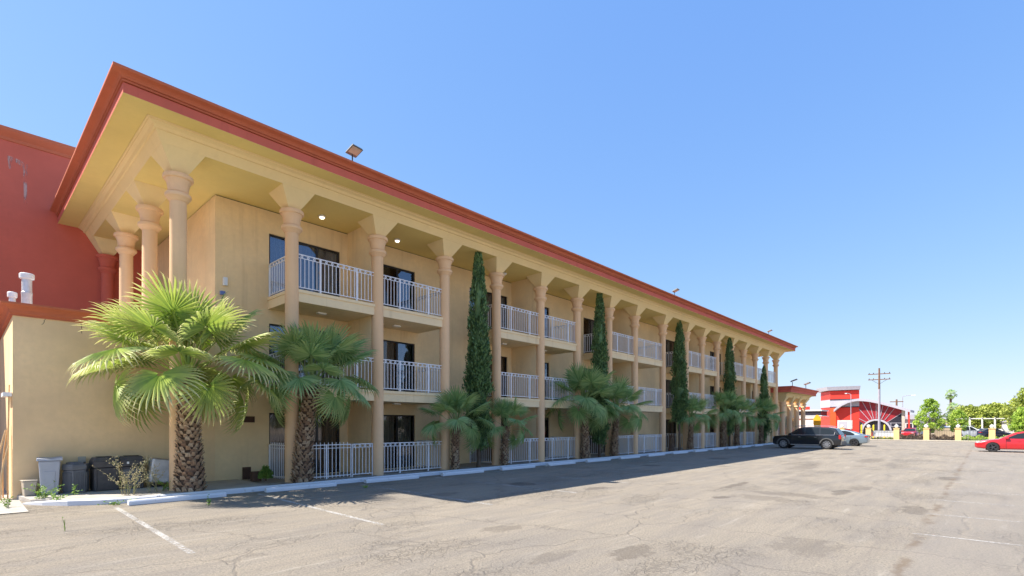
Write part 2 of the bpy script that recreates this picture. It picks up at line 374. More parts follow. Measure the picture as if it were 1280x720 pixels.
# curb, wheel stops, sidewalk
curb = bpy.data.objects.new('curb', None); COL.objects.link(curb); curb['kind'] = 'structure'
def curbseg(pts, w=.16, h=.13):
    secs = []
    for i, (x, y, hh) in enumerate(pts):
        a = Vector(pts[max(i-1, 0)][:2]); b = Vector(pts[min(i+1, len(pts)-1)][:2]); d = (b-a).normalized(); nrm = Vector((-d.y, d.x))
        q = []
        for o_, z in ((0, -.02), (0, hh*.8), (.03, hh), (w, hh), (w, -.02)): q.append((x+nrm.x*o_, y+nrm.y*o_, z))
        secs.append(q)
    MB().loft(secs).build('curb_stone', 'curb', curb, kind='structure')
curbseg([(1.05, 16.9, .03), (1.35, 16.35, .09), (1.75, 15.85, .13), (2.3, 15.48, .13), (2.95, 15.28, .13), (3.4, 15.26, .13)])
x = 3.41
while x < 59: curbseg([(x, 15.26, .13), (min(x+3.0, 59.3), 15.26, .13)]); x += 3.012
sw = bpy.data.objects.new('sidewalk', None); COL.objects.link(sw); sw['kind'] = 'structure'
MB().add([(1.2, 17.0, -.02), (1.95, 15.95, -.02), (3.0, 15.43, -.02), (6.2, 15.43, -.02), (6.2, 18.1, -.02), (1.0, 18.1, -.02),
          (1.2, 17.0, .085), (1.95, 15.95, .115), (3.0, 15.43, .12), (6.2, 15.43, .12), (6.2, 18.1, .12), (1.0, 18.1, .12)],
         [(6, 7, 8, 9, 10, 11), (0, 1, 7, 6), (1, 2, 8, 7), (2, 3, 9, 8), (3, 4, 10, 9), (5, 0, 6, 11)]).build('sidewalk_slab', 'walk', sw, kind='structure', recalc=False)
rough_sheet('entry_apron', -9, 1.05, 15.3, 40, .012, 'walk')
MB().box(6.21, 59.2, 16.05, 18.3, -.02, .09).build('patio_strip', 'floor_in', kind='structure')
MB().box(6.21, 59.2, 15.43, 16.04, -.02, .075).build('planting_bed', 'soil', kind='structure')

stopw = ['first white wheel stop from the left, in front of the big sunlit palm', 'second white wheel stop from the left, in front of the palm beside the gate',
 'third white wheel stop from the left, in front of the second ground floor balcony rail', 'fourth white wheel stop, in front of the short palm left of the tallest cypress',
 'fifth white wheel stop, in front of the small palm right of the tallest cypress', 'sixth white wheel stop with a broken chipped left end', 'seventh white wheel stop, in front of the left palm of the close pair',
 'eighth white wheel stop, in front of the right palm of the close pair', 'ninth white wheel stop, between the palm pair and the bare trunk', 'tenth white wheel stop, in front of the bare trunk with no crown',
 'eleventh white wheel stop, in front of the palm under the third cypress', 'twelfth white wheel stop, between two palms towards the cars', 'thirteenth white wheel stop, in front of the tall palm pair nearest the fourth cypress',
 'fourteenth white wheel stop, two stalls short of the black SUV', 'last visible white wheel stop, beside the nose of the black SUV']
for k, x0 in enumerate((2.72, 5.86, 9.0, 12.17, 15.33, 18.39, 21.53, 24.75, 27.92, 31.3, 34.6, 37.7, 40.8, 44.0, 47.1)):
    o = MB().prism([(-.085, 0), (-.085, .08), (-.05, .125), (.05, .125), (.085, .08), (.085, 0)], 0, 2.1, 'x').build('wheel_stop', 'curb', loc=(x0, 14.83+random.uniform(-.04, .04), .002))
    if k == 5:
        ch = MB()
        for q in range(7): ch.sphere((random.uniform(-.22, .02), random.uniform(-.12, .12), .03), random.uniform(.025, .055), 5, 4, .7)
        ch.build('broken_chunks', 'kerbraw', o, kind='stuff')
    o.rotation_euler.z = R(random.uniform(-.7, .7)); bevel(o, .012); tag(o, stopw[k], 'wheel stop', 'concrete wheel stops along the curb')

# ------------------------------------------------------------------ the hotel
CX = [4.09, 7.21, 10.34, 13.47, 16.48, 19.59, 22.68, 25.85, 28.85, 32.64, 36.3, 39.18, 42.2, 45.3, 48.45, 51.66, 54.9, 58.2]
YC, YW = 16.2, 18.0
F = [.09, 3.15, 6.23]; CEIL = 9.24
hotel = thing('hotel_building', 'long three storey tan hotel with colonnade, white balcony rails and red cornice', 'hotel', (4.09, 16.2, 0))
HI = hotel.matrix_basis.inverted() if False else None
def H(mb, name, mat, parent=None, smooth=None, kind=None):
    """geometry given in world metres, stored relative to the hotel's base"""
    mb.v = [(a-4.09, b-16.2, c) for a, b, c in mb.v]
    return mb.build(name, mat, parent if parent is not None else hotel, smooth, kind)

def wall_y(mb, x0, x1, z0, z1, y, holes, depth=.12):
    """wall face looking towards -Y with recessed holes (x0,x1,z0,z1)"""
    xs = sorted({x0, x1} | {h[0] for h in holes} | {h[1] for h in holes}); zs = sorted({z0, z1} | {h[2] for h in holes} | {h[3] for h in holes})
    for a, b in zip(xs, xs[1:]):
        for c, d in zip(zs, zs[1:]):
            mx, mz = (a+b)/2, (c+d)/2
            if any(h[0] < mx < h[1] and h[2] < mz < h[3] for h in holes): continue
            mb.quad((a, y, c), (b, y, c), (b, y, d), (a, y, d))
    for a, b, c, d in holes:
        e = y+depth
        mb.quad((a, y, c), (a, y, d), (a, e, d), (a, e, c)); mb.quad((b, y, c), (b, e, c), (b, e, d), (b, y, d))
        mb.quad((a, y, d), (b, y, d), (b, e, d), (a, e, d)); mb.quad((a, y, c), (a, e, c), (b, e, c), (b, y, c))
doors = []     # (x0, x1, floor)
PAIRS = [1, 4, 7, 10, 13]
for k in PAIRS:
    for fl in range(3):
        a0, a1, a2 = CX[k], CX[k+1], CX[k+2]
        doors.append((a0+.02, a0+2.64 if a1-a0 > 2.95 else a0+2.35, fl, 0)); doors.append((a2-2.72, a2-.14, fl, 1))
holes = [(x0, x1, F[fl]+.02, F[fl]+2.22) for x0, x1, fl, _ in doors]
w = MB(); wall_y(w, 5.56, 56.9, 0, 9.21, YW, holes); 
w.quad((5.56, 26.2, 0), (5.56, YW, 0), (5.56, YW, 9.21), (5.56, 26.2, 9.21)); w.quad((56.9, YW, 0), (56.9, 40, 0), (56.9, 40, 9.21), (56.9, YW, 9.21))
H(w, 'wall', 'wall')
b = MB(); b.box(5.7, 56.8, 18.75, 19.0, 0, 9.2); H(b, 'inner_wall', 'dark')  # near-black colour on backing and floors stands in for unlit rooms
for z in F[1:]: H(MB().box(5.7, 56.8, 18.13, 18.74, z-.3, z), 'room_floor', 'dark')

# shadow line of the ceiling reveal put in as a dark strip, ceiling, roof
H(MB().box(5.60, 56.86, YW+.03, 26, 9.20, 9.235), 'reveal_shadow_strip', 'dark')
H(MB().box(4.09-.505, 58.2+.505, YC-.505, 26.17, CEIL, CEIL+.12), 'ceiling', 'soffit')

PATH = [(4.09, 26.18), (4.09, 16.2), (58.2, 16.2), (58.2, 34)]
def sweep(prof, name, mat, smooth=None, close=False):
    offs = []
    nrm = [Vector((-1, 0)), Vector((0, -1)), Vector((1, 0))]
    secs = []
    for i, p in enumerate(PATH):
        if i == 0: m = nrm[0]
        elif i == 3: m = nrm[2]
        else: m = nrm[i-1]+nrm[i]
        secs.append([(p[0]+m.x*d, p[1]+m.y*d, z) for d, z in prof])
    mb = MB(); vs = [q for s_ in secs for q in s_]; n = len(prof); fs = []
    for j in range(3):
        for i in range(n if close else n-1): fs.append((j*n+i, j*n+(i+1) % n, (j+1)*n+(i+1) % n, (j+1)*n+i))
    if close: fs += [tuple(range(n)), tuple(range(4*n-1, 3*n-1, -1))]
    mb.add(vs, fs); return H(mb, name, mat, None, smooth)
sweep([(.508, 9.236), (.522, 9.236), (.65, 9.45), (.655, 9.47), (.62, 9.9), (.508, 9.9)], 'beam', 'beam', None, True)
sweep([(.656, 9.47), (.70, 9.475), (.715, 9.50), (.74, 9.55), (.80, 9.585), (.83, 9.595), (.835, 9.62), (.88, 9.625), (.88, 9.66), (.63, 9.66), (.63, 9.48)], 'cove_molding', 'beam', 25, True)
sweep([(.885, 9.635), (1.46, 9.635), (1.46, 9.62), (1.478, 9.62), (1.478, 9.70), (.885, 9.70)], 'soffit', 'soffit', None, True)
sweep([(1.482, 9.628), (1.482, 9.858), (1.45, 9.862), (1.45, 9.885), (1.3, 9.885), (1.3, 9.705), (1.47, 9.705)], 'fascia', 'redband', None, True)
sweep([(1.30, 9.89), (1.505, 9.89), (1.505, 9.925), (1.485, 9.93), (1.485, 9.945), (1.525, 9.95), (1.535, 9.985), (1.57, 10.02), (1.63, 10.045), (1.69, 10.06), (1.705, 10.075), (1.705, 10.125), (1.62, 10.13), (1.30, 10.0)], 'crown_molding', 'crown', 20, True)
H(MB().box(2.9, 59.4, 15.0, 26.1, 9.95, 10.02), 'roof_deck', 'galv')
mb = MB(); x = 5.3
while x < 59: mb.box(x, x+.012, 16.2-1.486, 16.2-1.40, 9.64, 9.856); x += 3.05
for y in (17.5, 20.6, 23.6): mb.box(4.09-1.486, 4.09-1.40, y, y+.012, 9.64, 9.856)
H(mb, 'fascia_seams', 'redwall', None, None, 'stuff')

# columns
def column_mesh(z0, z1=8.68):
    prof = [(.21, z0), (.20, z1-.72), (.203, z1-.71), (.222, z1-.705), (.24, z1-.68), (.27, z1-.625), (.305, z1-.60), (.315, z1-.57), (.315, z1-.53), (.30, z1-.50), (.24, z1-.485), (.225, z1-.47)]
    shaft = MB().lathe(prof, n=28)
    cap = MB().lathe([(.225, z1-.475), (.242, z1-.455), (.247, z1-.38), (.262, z1-.28), (.288, z1-.19), (.312, z1-.145), (.315, z1-.13), (.345, z1-.125), (.362, z1-.10), (.366, z1-.05), (.355, z1-.01), (.26, z1)], n=28)
    fl = MB(); q = .165; t = .515
    fl.add([(-q, -q, z1-.004), (q, -q, z1-.004), (q, q, z1-.004), (-q, q, z1-.004), (-t, -t, 9.238), (t, -t, 9.238), (t, t, 9.238), (-t, t, 9.238)],
           [(0, 3, 2, 1), (4, 5, 6, 7), (0, 1, 5, 4), (1, 2, 6, 5), (2, 3, 7, 6), (3, 0, 4, 7)])
    return shaft, cap, fl
def make_col(x, y, z0, red=False, meshes={}):
    key = (z0, red)
    if key not in meshes:
        s_, c_, f_ = column_mesh(z0); m = 'redwall' if red else 'column'
        meshes[key] = (s_.mesh('column', m, 35), c_.mesh('capital', m, 35), f_.mesh('flared_bracket', 'beam'))
    a, b_, c_ = meshes[key]
    o = link('column', a, hotel, loc=(x-4.09, y-16.2, 0)); link('capital', b_, o); link('flared_bracket', c_, o)
    if red: o['label'] = 'brick red column engaged with the red wall'
    return o
for i, x in enumerate(CX): make_col(x, YC, .05)
for y in (19.25, 22.55): make_col(4.09, y, 4.7)
make_col(4.09, 25.95, 4.7, True)
make_col(58.2, 19.4, .05); make_col(58.2, 22.7, .05)

# partitions
for k in PAIRS:
    x = CX[k+1]-.09; H(MB().box(x-.09, x+.09, 16.34, YW-.002, .05, CEIL-.002), 'partition_wall', 'wall')

# balcony slabs
SY = 16.12
for k in PAIRS:
    for z in F[1:]:
        a, c = CX[k]-.02, CX[k+2]+.02
        mb = MB(); mb.box(a, c, SY, YW-.003, z-.39, z-.10); mb.box(a-.03, c+.03, SY-.03, YW-.004, z-.10, z)
        s_ = H(mb, 'balcony_slab', 'slab')
        for m_ in (k, k+1):
            xm = (CX[m_]+CX[m_+1])/2
            H(MB().box(xm-.16, xm+.16, 17.0, 17.22, z-.45, z-.392), 'under_light', 'white2', s_) if False else None
# end block below the terrace
mb = MB(); wall_y(mb, 52.1, 58.3, 0, 5.82, 16.75, [(52.5, 53.6, 3.9, 5.2)], .1); mb.quad((58.3, 16.75, 0), (58.3, 30, 0), (58.3, 30, 5.82), (58.3, 16.75, 5.82)); mb.quad((52.1, 16.75, 0), (52.1, 16.75, 5.82), (52.1, 17.99, 5.82), (52.1, 17.99, 0))
H(mb, 'terrace_block', 'wall'); H(MB().box(52.5, 53.6, 16.86, 16.9, 3.9, 5.2), 'window', 'glassd')
H(MB().box(51.75, 58.75, SY, 30, 5.83, 6.23), 'terrace_slab', 'slab')

# sliding doors
def make_door(x0, x1, fl, side, idx):
    z0, z1 = F[fl]+.02, F[fl]+2.22; y = YW+.06
    t = .055; fr = MB()
    fr.box(x0, x1, y, y+.07, z1-t, z1); fr.box(x0, x1, y, y+.07, z0, z0+.05); fr.box(x0, x0+t, y, y+.07, z0+.05, z1-t); fr.box(x1-t, x1, y, y+.07, z0+.05, z1-t)
    W_ = (x1-x0)/3; mull = [x0+W_, x0+2*W_]
    for m_ in mull: fr.box(m_-.04, m_+.04, y+.005, y+.065, z0+.05, z1-t)
    d = H(fr, 'sliding_door', 'frame')
    rnd = random.Random(idx*7+1)
    for j in range(3):
        a = x0+W_*j+.03; b_ = x0+W_*(j+1)-.03
        blue = (j < 2) if side == 0 else (j != 1)
        if rnd.random() < .2: blue = not blue
        if fl == 0: blue = False
        p_ = H(MB().box(a, b_, y+.03, y+.036, z0+.05, z1-.05), 'pane', 'glass' if blue else 'screen'); p_.parent = d
        if (rnd.random() < .85) or (side == 0 and j == 2):
            mb = MB(); n = 18; xs = [a+(b_-a)*i/n for i in range(n+1)]; ys = [y+.16+.025*math.sin(i*2.2)+.01*rnd.random() for i in range(n+1)]
            for i in range(n): mb.quad((xs[i], ys[i], z0+.03), (xs[i+1], ys[i+1], z0+.03), (xs[i+1], ys[i+1], z1-.02), (xs[i], ys[i], z1-.02))
            c_ = H(mb, 'curtain', 'curtain' if rnd.random() < .6 else 'curtainw'); c_.parent = d
for i, (x0, x1, fl, side) in enumerate(doors): make_door(x0, x1, fl, side, i)

# railings
def ring(mb, c, r, t=.012, n=10, axis='y'):
    for i in range(n):
        a0, a1 = 2*PI*i/n, 2*PI*(i+1)/n; q = []
        for a_, rr, off in ((a0, r, -t), (a0, r-.022, -t), (a1, r-.022, -t), (a1, r, -t)):
            u, v = math.cos(a_)*rr, math.sin(a_)*rr
            q.append((c[0]+u, c[1]+off, c[2]+v) if axis == 'y' else (c[0]+off, c[1]+u, c[2]+v))
        mb.add(q, [(0, 1, 2, 3)]); q2 = [(a+2*t, b_, d) if axis == 'x' else (a, b_+2*t, d) for a, b_, d in q]; mb.add(q2, [(3, 2, 1, 0)])
        mb.add([q[0], q[3], q2[3], q2[0]], [(0, 1, 2, 3)])
PICK = {}
def picket_mesh(h, s=.0095):
    k = round(h, 3)
    if k not in PICK: PICK[k] = MB().box(-s, s, -s, s, 0, h).mesh('picket', 'white')
    return PICK[k]
def railing(p0, p1, zf, single, posts=(.0, .30, .725, 1.0), top=1.15, spiky=False, name='railing'):
    ax = 'y' if abs(p1[0]-p0[0]) > abs(p1[1]-p0[1]) else 'x'
    L = (Vector(p1)-Vector(p0)).length; d = (Vector(p1)-Vector(p0))/L; mb = MB()
    def bar(t0, t1, z0, z1, w):
        a = Vector(p0)+d*t0; b_ = Vector(p0)+d*t1
        mb.box(min(a.x, b_.x)-(w if ax == 'x' else 0), max(a.x, b_.x)+(w if ax == 'x' else 0), min(a.y, b_.y)-(w if ax == 'y' else 0), max(a.y, b_.y)+(w if ax == 'y' else 0), zf+z0, zf+z1)
    bar(0, L, top-.028, top, .022); bar(0, L, top-.135, top-.115, .014); bar(0, L, .075, .10, .014)
    for q in posts: bar(max(q*L-.024, 0), min(q*L+.024, L), 0 if not spiky else 0, top-.03, .023)
    n = max(1, int(round(L/.215)))
    if not spiky:
        for i in range(n):
            t = (i+.5)*L/n; c = Vector(p0)+d*t; ring(mb, (c.x, c.y, zf+top-.072), .042, axis=ax)
    o = H(mb, name, 'white')
    m = max(1, int(round(L/.135))); stuff = MB()
    h0, h1 = (.1, top-.135) if not spiky else (.03, top+.07)
    for i in range(1, m):
        c = Vector(p0)+d*(i*L/m)
        if min(abs(i*L/m-q*L) for q in posts) < .04: continue
        if single: link('picket', picket_mesh(h1-h0), o, loc=(c.x-4.09, c.y-16.2, zf+h0))
        else: stuff.box(c.x-.0095, c.x+.0095, c.y-.0095, c.y+.0095, zf+h0, zf+h1)
    if not single and stuff.v: H(stuff, 'pickets', 'white', o, None, 'stuff')
    return o
RY = 16.17
for k in PAIRS:
    for fl in range(3):
        z = F[fl]
        near = k == 1 or (k == 4)
        for m_ in (k, k+1):
            if k == 1 and m_ == 1 and fl == 0:
                railing((CX[1]+.24, RY), (CX[1]+2.05, RY), z, True, (0, .5, 1), 1.15, True, 'gate')
                railing((CX[1]+2.09, RY), (CX[2]-.23, RY), z, True, (0, 1)); continue
            railing((CX[m_]+.0, RY), (CX[m_+1]-.0, RY), z, near)
        railing((CX[k]+.02, RY+.03), (CX[k]+.02, YW-.02), z, near, (0, 1), 1.15, fl == 0 and k == 1)
        if k != 13: railing((CX[k+2]-.02, RY+.03), (CX[k+2]-.02, YW-.02), z, False, (0, 1))
for a, b_ in ((15, 16), (16, 17)): railing((CX[a], RY), (CX[b_], RY), F[2], False)
railing((58.5, RY), (58.5, 22), F[2], False)

# lights under slabs and ceiling
LB = MB().lathe([(.10, 0), (.12, .02), (.12, .05), (.09, .07)], n=14).mesh('ceiling_light', 'white2', 40)
bowl = MB().lathe([(.02, -.05), (.06, -.045), (.085, -.02), (.09, .0)], n=14).mesh('bulb', 'lit', 40)
bowl2 = MB().lathe([(.02, -.05), (.06, -.045), (.085, -.02), (.09, .0)], n=14).mesh('shade', 'globe', 40)
RB = MB().box(-.15, .15, -.08, .08, -.055, 0, .0).mesh('slab_light', 'globe')
for k in PAIRS:
    for m_ in (k, k+1):
        xm = (CX[m_]+CX[m_+1])/2-.1
        o = link('ceiling_light', LB, hotel, loc=(xm-4.09, .9, CEIL-.072)); link('bulb' if k == 1 else 'lamp_shade', bowl if k == 1 else bowl2, o, loc=(0, 0, 0))
        for z in F[1:]: link('slab_light', RB, hotel, loc=(xm-4.09, .95, z-.392))
# small wall fittings
def wallbox(name, label, x, z, w_, h, d, mat):
    o = MB().box(-w_/2, w_/2, -d, 0, -h/2, h/2).build(name, mat, hotel, loc=(x-4.09, YW-16.2-.002, z)); bevel(o, .01)
    if label: o['label'] = label
    return o
wallbox('wall_lamp', 'white box lamp on the wall near the corner', 5.83, 6.5, .12, .26, .12, 'white2'); wallbox('wall_sensor', None, 5.76, 6.12, .14, .12, .1, 'blueband')
for z in (2.08, ):
    o = MB(); o.box(-.2, .2, -.03, 0, -.10, .10)
    for i in range(4): o.box(-.18, .18, -.05, -.03, -.085+i*.048, -.06+i*.048)
    o.build('wall_vent', 'brownvent', hotel, loc=(6.55-4.09, YW-16.2-.002, z))
o = MB(); o.box(-.13, .13, -.03, 0, -.2, .2)
for i in range(6): o.box(-.11, .11, -.05, -.03, -.18+i*.062, -.15+i*.062)
o.build('wall_vent', 'brownvent', hotel, loc=(6.5-4.09, YW-16.2-.002, .30))
# ------------------------------------------------------------------ roof floodlights
def floodlight(x, y, z, rz, label, s=.78):
    t = thing('floodlight', label, 'floodlight', (x, y, z), rz, 'floodlights on the roof edges')
    MB().tube((0, 0, 0), (0, 0, .34*s), .025*s, n=8).tube((0, 0, 0), (0, 0, .02), .07*s, n=10).build('post', 'iron', t)
    h = MB(); h.add([(-.26*s, -.36*s, .52*s), (.26*s, -.36*s, .52*s), (.26*s, .12*s, .34*s), (-.26*s, .12*s, .34*s), (-.22*s, -.30*s, .60*s), (.22*s, -.30*s, .60*s), (.22*s, .12*s, .44*s), (-.22*s, .12*s, .44*s)],
                    [(0, 3, 2, 1), (4, 5, 6, 7), (0, 1, 5, 4), (1, 2, 6, 5), (2, 3, 7, 6), (3, 0, 4, 7)])
    o = h.build('lamp_head', 'cladding', t); bevel(o, .01)
    MB().quad((-.22*s, -.33*s, .503*s), (.22*s, -.33*s, .503*s), (.22*s, .0, .378*s), (-.22*s, .0, .378*s)).build('lens', 'plank' if False else 'beige', t)
floodlight(8.42, 14.62, 10.12, R(8), 'large grey floodlight on the cornice near the left corner')
floodlight(31.1, 14.62, 10.12, R(4), 'grey floodlight halfway along the red cornice against the sky', .75)
floodlight(50.4, 14.62, 10.12, R(2), 'small grey floodlight on the red cornice near its far end')

# ------------------------------------------------------------------ red rear block and annex
red = thing('red_building', 'tall brick red stucco block rising behind the left end of the hotel', 'building', (0, 26.2, 0))
mb = MB(); mb.quad((-30, 0, 0), (60, 0, 0), (60, 0, 12.3), (-30, 0, 12.3)); mb.box(-30, 60, .01, 14, 0, 12.28); mb.build('wall', 'redwall', red)
MB().prism([(0.0, 12.25), (-.04, 12.27), (-.04, 12.38), (-.08, 12.42), (-.17, 12.5), (-.22, 12.58), (-.22, 12.68), (.3, 12.68), (.3, 12.25)], -30, 60, 'x').build('crown_molding', 'crown', red, 30)
def streakmat():
    m, n, p = newmat('white_run_marks'); out = n.nodes['Material Output']; p.inputs['Base Color'].default_value = (.55, .36, .32, 1); p.inputs['Roughness'].default_value = .9
    t = nd(n, 'ShaderNodeBsdfTransparent'); mx = nd(n, 'ShaderNodeMixShader')
    lk(n, ramp(n, noise(n, pos(n, (6, 1, .9)), 2.2, 5, .7), [(.42, .15), (.58, 1)]), mx.inputs[0]); lk(n, p.outputs[0], mx.inputs[1]); lk(n, t.outputs[0], mx.inputs[2]); lk(n, mx.outputs[0], out.inputs['Surface']); return m
M['streak'] = streakmat()
MB().add([(x_+.76, -.004, z_+.36) for x_, z_ in ((.46, 11.37), (.74, 11.33), (1.0, 11.22), (1.0, 11.05), (.99, 9.7), (.91, 9.7), (.89, 11.06), (.6, 11.25), (.55, 10.9), (.51, 10.9))], [tuple(range(10))]).build('run_mark', 'streak', red)

annex = thing('annex_building', 'low flat roofed tan annex with orange red roof trim at the left', 'building', (.94, 18.0, 0))
mb = MB(); mb.quad((0, 0, 0), (4.619, 0, 0), (4.619, 0, 4.72), (0, 0, 4.72)); mb.quad((0, 8.2, 0), (0, 0, 0), (0, 0, 4.72), (0, 8.2, 4.72)); mb.build('wall', 'annex', annex)
MB().box(.05, 4.6, .05, 8.15, 4.70, 4.78).build('roof', 'galv', annex)
def trim(prof, name, mat):
    secs = []
    for (x, y, mx_, my_) in ((4.58, 0, 0, -1), (0, 0, -1, -1), (0, 8.18, -1, 0)): secs.append([(x+mx_*d, y+my_*d, z) for d, z in prof])
    MB().loft(secs).build(name, mat, annex, 25)
trim([(-.1, 4.66), (.03, 4.66), (.03, 4.70), (.06, 4.72), (.08, 4.80), (.14, 4.87), (.21, 4.90), (.23, 4.92), (.23, 4.965), (-.1, 4.965)], 'roof_trim', 'crown')
# cracks drooping below the trim
mb = MB()
for (x, l) in ((.62, .16), (1.33, .28), (2.0, .24), (2.9, .2)):
    px_, pz = x, 4.655
    for i in range(6):
        nx, nz = px_+random.uniform(-.03, .02), pz-l/6; mb.quad((px_-.006, -.003, pz), (px_+.006, -.003, pz), (nx+.005, -.003, nz), (nx-.005, -.003, nz)); px_, pz = nx, nz
mb.build('wall_crack', 'dark', annex)
for i, (x, y, h, r, lb) in enumerate(((1.30, 19.5, 1.30, .115, 'tall galvanised roof vent pipe with a cap on the annex roof'), (1.03, 19.85, .80, .075, 'short galvanised roof vent pipe beside the taller one'))):
    t = thing('vent_pipe', lb, 'vent pipe', (x, y, 4.78), 0, 'vent pipes on the annex roof')
    MB().lathe([(r, 0), (r, h*.55), (r*1.04, h*.56), (r*1.04, h*.60), (r*.96, h*.61), (r*.96, h-.12)], n=20).build('pipe', 'galv', t, 30)
    MB().lathe([(r*1.0, h-.16), (r*1.38, h-.14), (r*1.42, h-.02), (r*1.25, h), (.01, h+.02)], n=20).build('cap', 'white2', t, 30)

# lumber against the sunlit side of the annex
lum = [('warped bare plank leaning lowest and furthest left on the annex side wall', (.80, 18.35), .11, 1.75, .22), ('second leaning plank, straight and pale, on the annex side wall', (.86, 18.55), .09, 1.9, .10),
       ('tall board standing upright against the annex side wall', (.86, 18.25), .07, 2.9, .03), ('short dark edged board leaning at the annex corner', (.84, 18.12), .08, 1.35, .14)]
for i, (lb, (x, y), w_, h, ln) in enumerate(lum):
    secs = []
    for j in range(7):
        t = j/6; bow = .05*math.sin(PI*t)*(1 if i != 2 else .2); xx = -ln*(1-t)-bow
        secs.append([(xx, 0, h*t), (xx+.03, 0, h*t), (xx+.03, w_, h*t), (xx, w_, h*t)])
    o = MB().loft(secs).build('plank', 'plank', None, loc=(x+.02, y, .02)); tag(o, lb, 'plank', 'planks leaning on the annex side')
o = MB().box(-.16, .0, 0, .9, 0, .1).build('shelf_board', 'white2', None, loc=(.93, 18.06, 2.62)); tag(o, 'white painted board fixed level on the annex side wall', 'board')

# ------------------------------------------------------------------ bins and cart
def tapered(mb, w0, d0, w1, d1, z0, z1, n=1):
    return mb.add([(-w0/2, -d0/2, z0), (w0/2, -d0/2, z0), (w0/2, d0/2, z0), (-w0/2, d0/2, z0), (-w1/2, -d1/2, z1), (w1/2, -d1/2, z1), (w1/2, d1/2, z1), (-w1/2, d1/2, z1)],
                  [(0, 3, 2, 1), (4, 5, 6, 7), (0, 1, 5, 4), (1, 2, 6, 5), (2, 3, 7, 6), (3, 0, 4, 7)])
Z = .12
t = thing('wastebasket', 'small beige plastic wastebasket at the left end of the row', 'wastebasket', (1.22, 17.72, Z), R(6))
bevel(tapered(MB(), .20, .24, .26, .30, 0, .36).build('body', 'beige', t), .015); bevel(tapered(MB(), .29, .33, .29, .33, .362, .39).build('rim', 'beige', t), .008)
t = thing('tall_bin', 'tall slim light grey plastic bin with sagging lid', 'bin', (1.60, 17.66, Z), R(-4))
bevel(tapered(MB(), .33, .34, .42, .44, 0, .86).build('body', 'greyplastic', t), .025)
mb = MB(); mb.add([(-.25, -.25, .865), (.25, -.25, .865), (.25, .25, .865), (-.25, .25, .865), (-.24, -.24, .93), (.02, -.24, .905), (.25, -.25, .955), (.25, .25, .955), (.02, .24, .93), (-.24, .24, .95)],
    [(0, 3, 2, 1), (4, 5, 8, 9), (5, 6, 7, 8), (0, 1, 6, 5, 4), (1, 2, 7, 6), (2, 3, 9, 8, 7), (3, 0, 4, 9)]); bevel(mb.build('lid', 'greyplastic', t), .012)
mb = MB(); mb.add([(-.09, -.196, .14), (.09, -.196, .14), (.115, -.214, .60), (-.115, -.214, .60), (-.09, -.18, .14), (.09, -.18, .14), (.115, -.19, .60), (-.115, -.19, .60)], [(0, 1, 2, 3), (4, 7, 6, 5), (0, 4, 5, 1), (1, 5, 6, 2), (2, 6, 7, 3), (3, 7, 4, 0)]); bevel(mb.build('panel', 'greyplastic', t), .008)
t = thing('hexagonal_bin', 'slate grey six sided litter bin with round opening and slatted sides', 'bin', (2.12, 17.62, Z), R(8))
def hexprof(prof): return MB().lathe(prof, n=6)
bevel(hexprof([(.27, 0), (.27, .60)]).build('body', 'binslate', t), .015)
bevel(hexprof([(.295, .605), (.30, .70), (.285, .75), (.21, .76), (.20, .80), (.17, .80), (.165, .74)]).build('lid', 'binslate', t), .01)
for f_ in range(6):
    am = PI/6+f_*PI/3; nv = Vector((math.cos(am), math.sin(am), 0)); tv = Vector((-nv.y, nv.x, 0)); ap = .27*math.cos(PI/6)
    for j in range(-3, 4):
        c = nv*(ap+.006)+tv*(j*.035); q = []
        for z in (.06, .54):
            for s1, s2 in ((-.010, -.006), (.010, -.006), (.010, .010), (-.010, .010)): q.append(tuple(c+tv*s1+nv*s2+Vector((0, 0, z))))
        MB().add(q, [(0, 3, 2, 1), (4, 5, 6, 7), (0, 1, 5, 4), (1, 2, 6, 5), (2, 3, 7, 6), (3, 0, 4, 7)]).build('slat', 'binslate', t)
def square_bin(x, y, rz, lb, worn):
    t = thing('square_bin', lb, 'bin', (x, y, Z), rz, 'charcoal square litter bins')
    bevel(tapered(MB(), .53, .50, .54, .51, 0, .62).build('body', 'binblack', t), .03)
    mb = MB(); tapered(mb, .57, .54, .57, .54, .63, .80); tapered(mb, .57, .54, .47, .44, .80, .90); bevel(mb.build('hood', 'binblack', t), .015)
    MB().box(-.17, .17, -.12, .12, .895, .915).build('opening', 'dark', t)
    for sx in (-1, 1): MB().box(sx*.235-.012, sx*.235+.012, -.275, -.255, .05, .60).build('rib', 'binblack', t)
    MB().box(-.2, .2, -.268, -.25, .08, .55).build('front_panel', 'binslate' if worn else 'binblack', t)
    if worn: MB().box(-.12, -.07, -.29, -.27, .70, .76).build('sticker', 'white2', t)
square_bin(2.72, 17.66, R(3), 'charcoal square litter bin with dark hood, left one of the pair', False)
square_bin(3.32, 17.70, R(-5), 'charcoal square litter bin with a pale sticker, right one of the pair', True)
o = MB().box(-.08, .08, -.02, .02, 0, .92).build('cardboard_strip', 'beige', None, loc=(2.28, 17.93, Z)); tag(o, 'beige card strip standing behind the six sided bin', 'cardboard')
t = thing('laundry_cart', 'dented grey metal laundry cart tipped against the wall', 'cart', (4.05, 17.55, Z), R(-3))
mb = MB(); mb.add([(-.38, -.28, .16), (.52, -.28, .06), (.52, .28, .06), (-.38, .28, .16), (-.30, -.36, .84), (.78, -.36, .66), (.78, .30, .66), (-.30, .30, .84)], [(0, 3, 2, 1), (0, 1, 5, 4), (1, 2, 6, 5), (2, 3, 7, 6), (3, 0, 4, 7), (4, 5, 6, 7)]); bevel(mb.build('tub', 'galv', t), .05, 3)
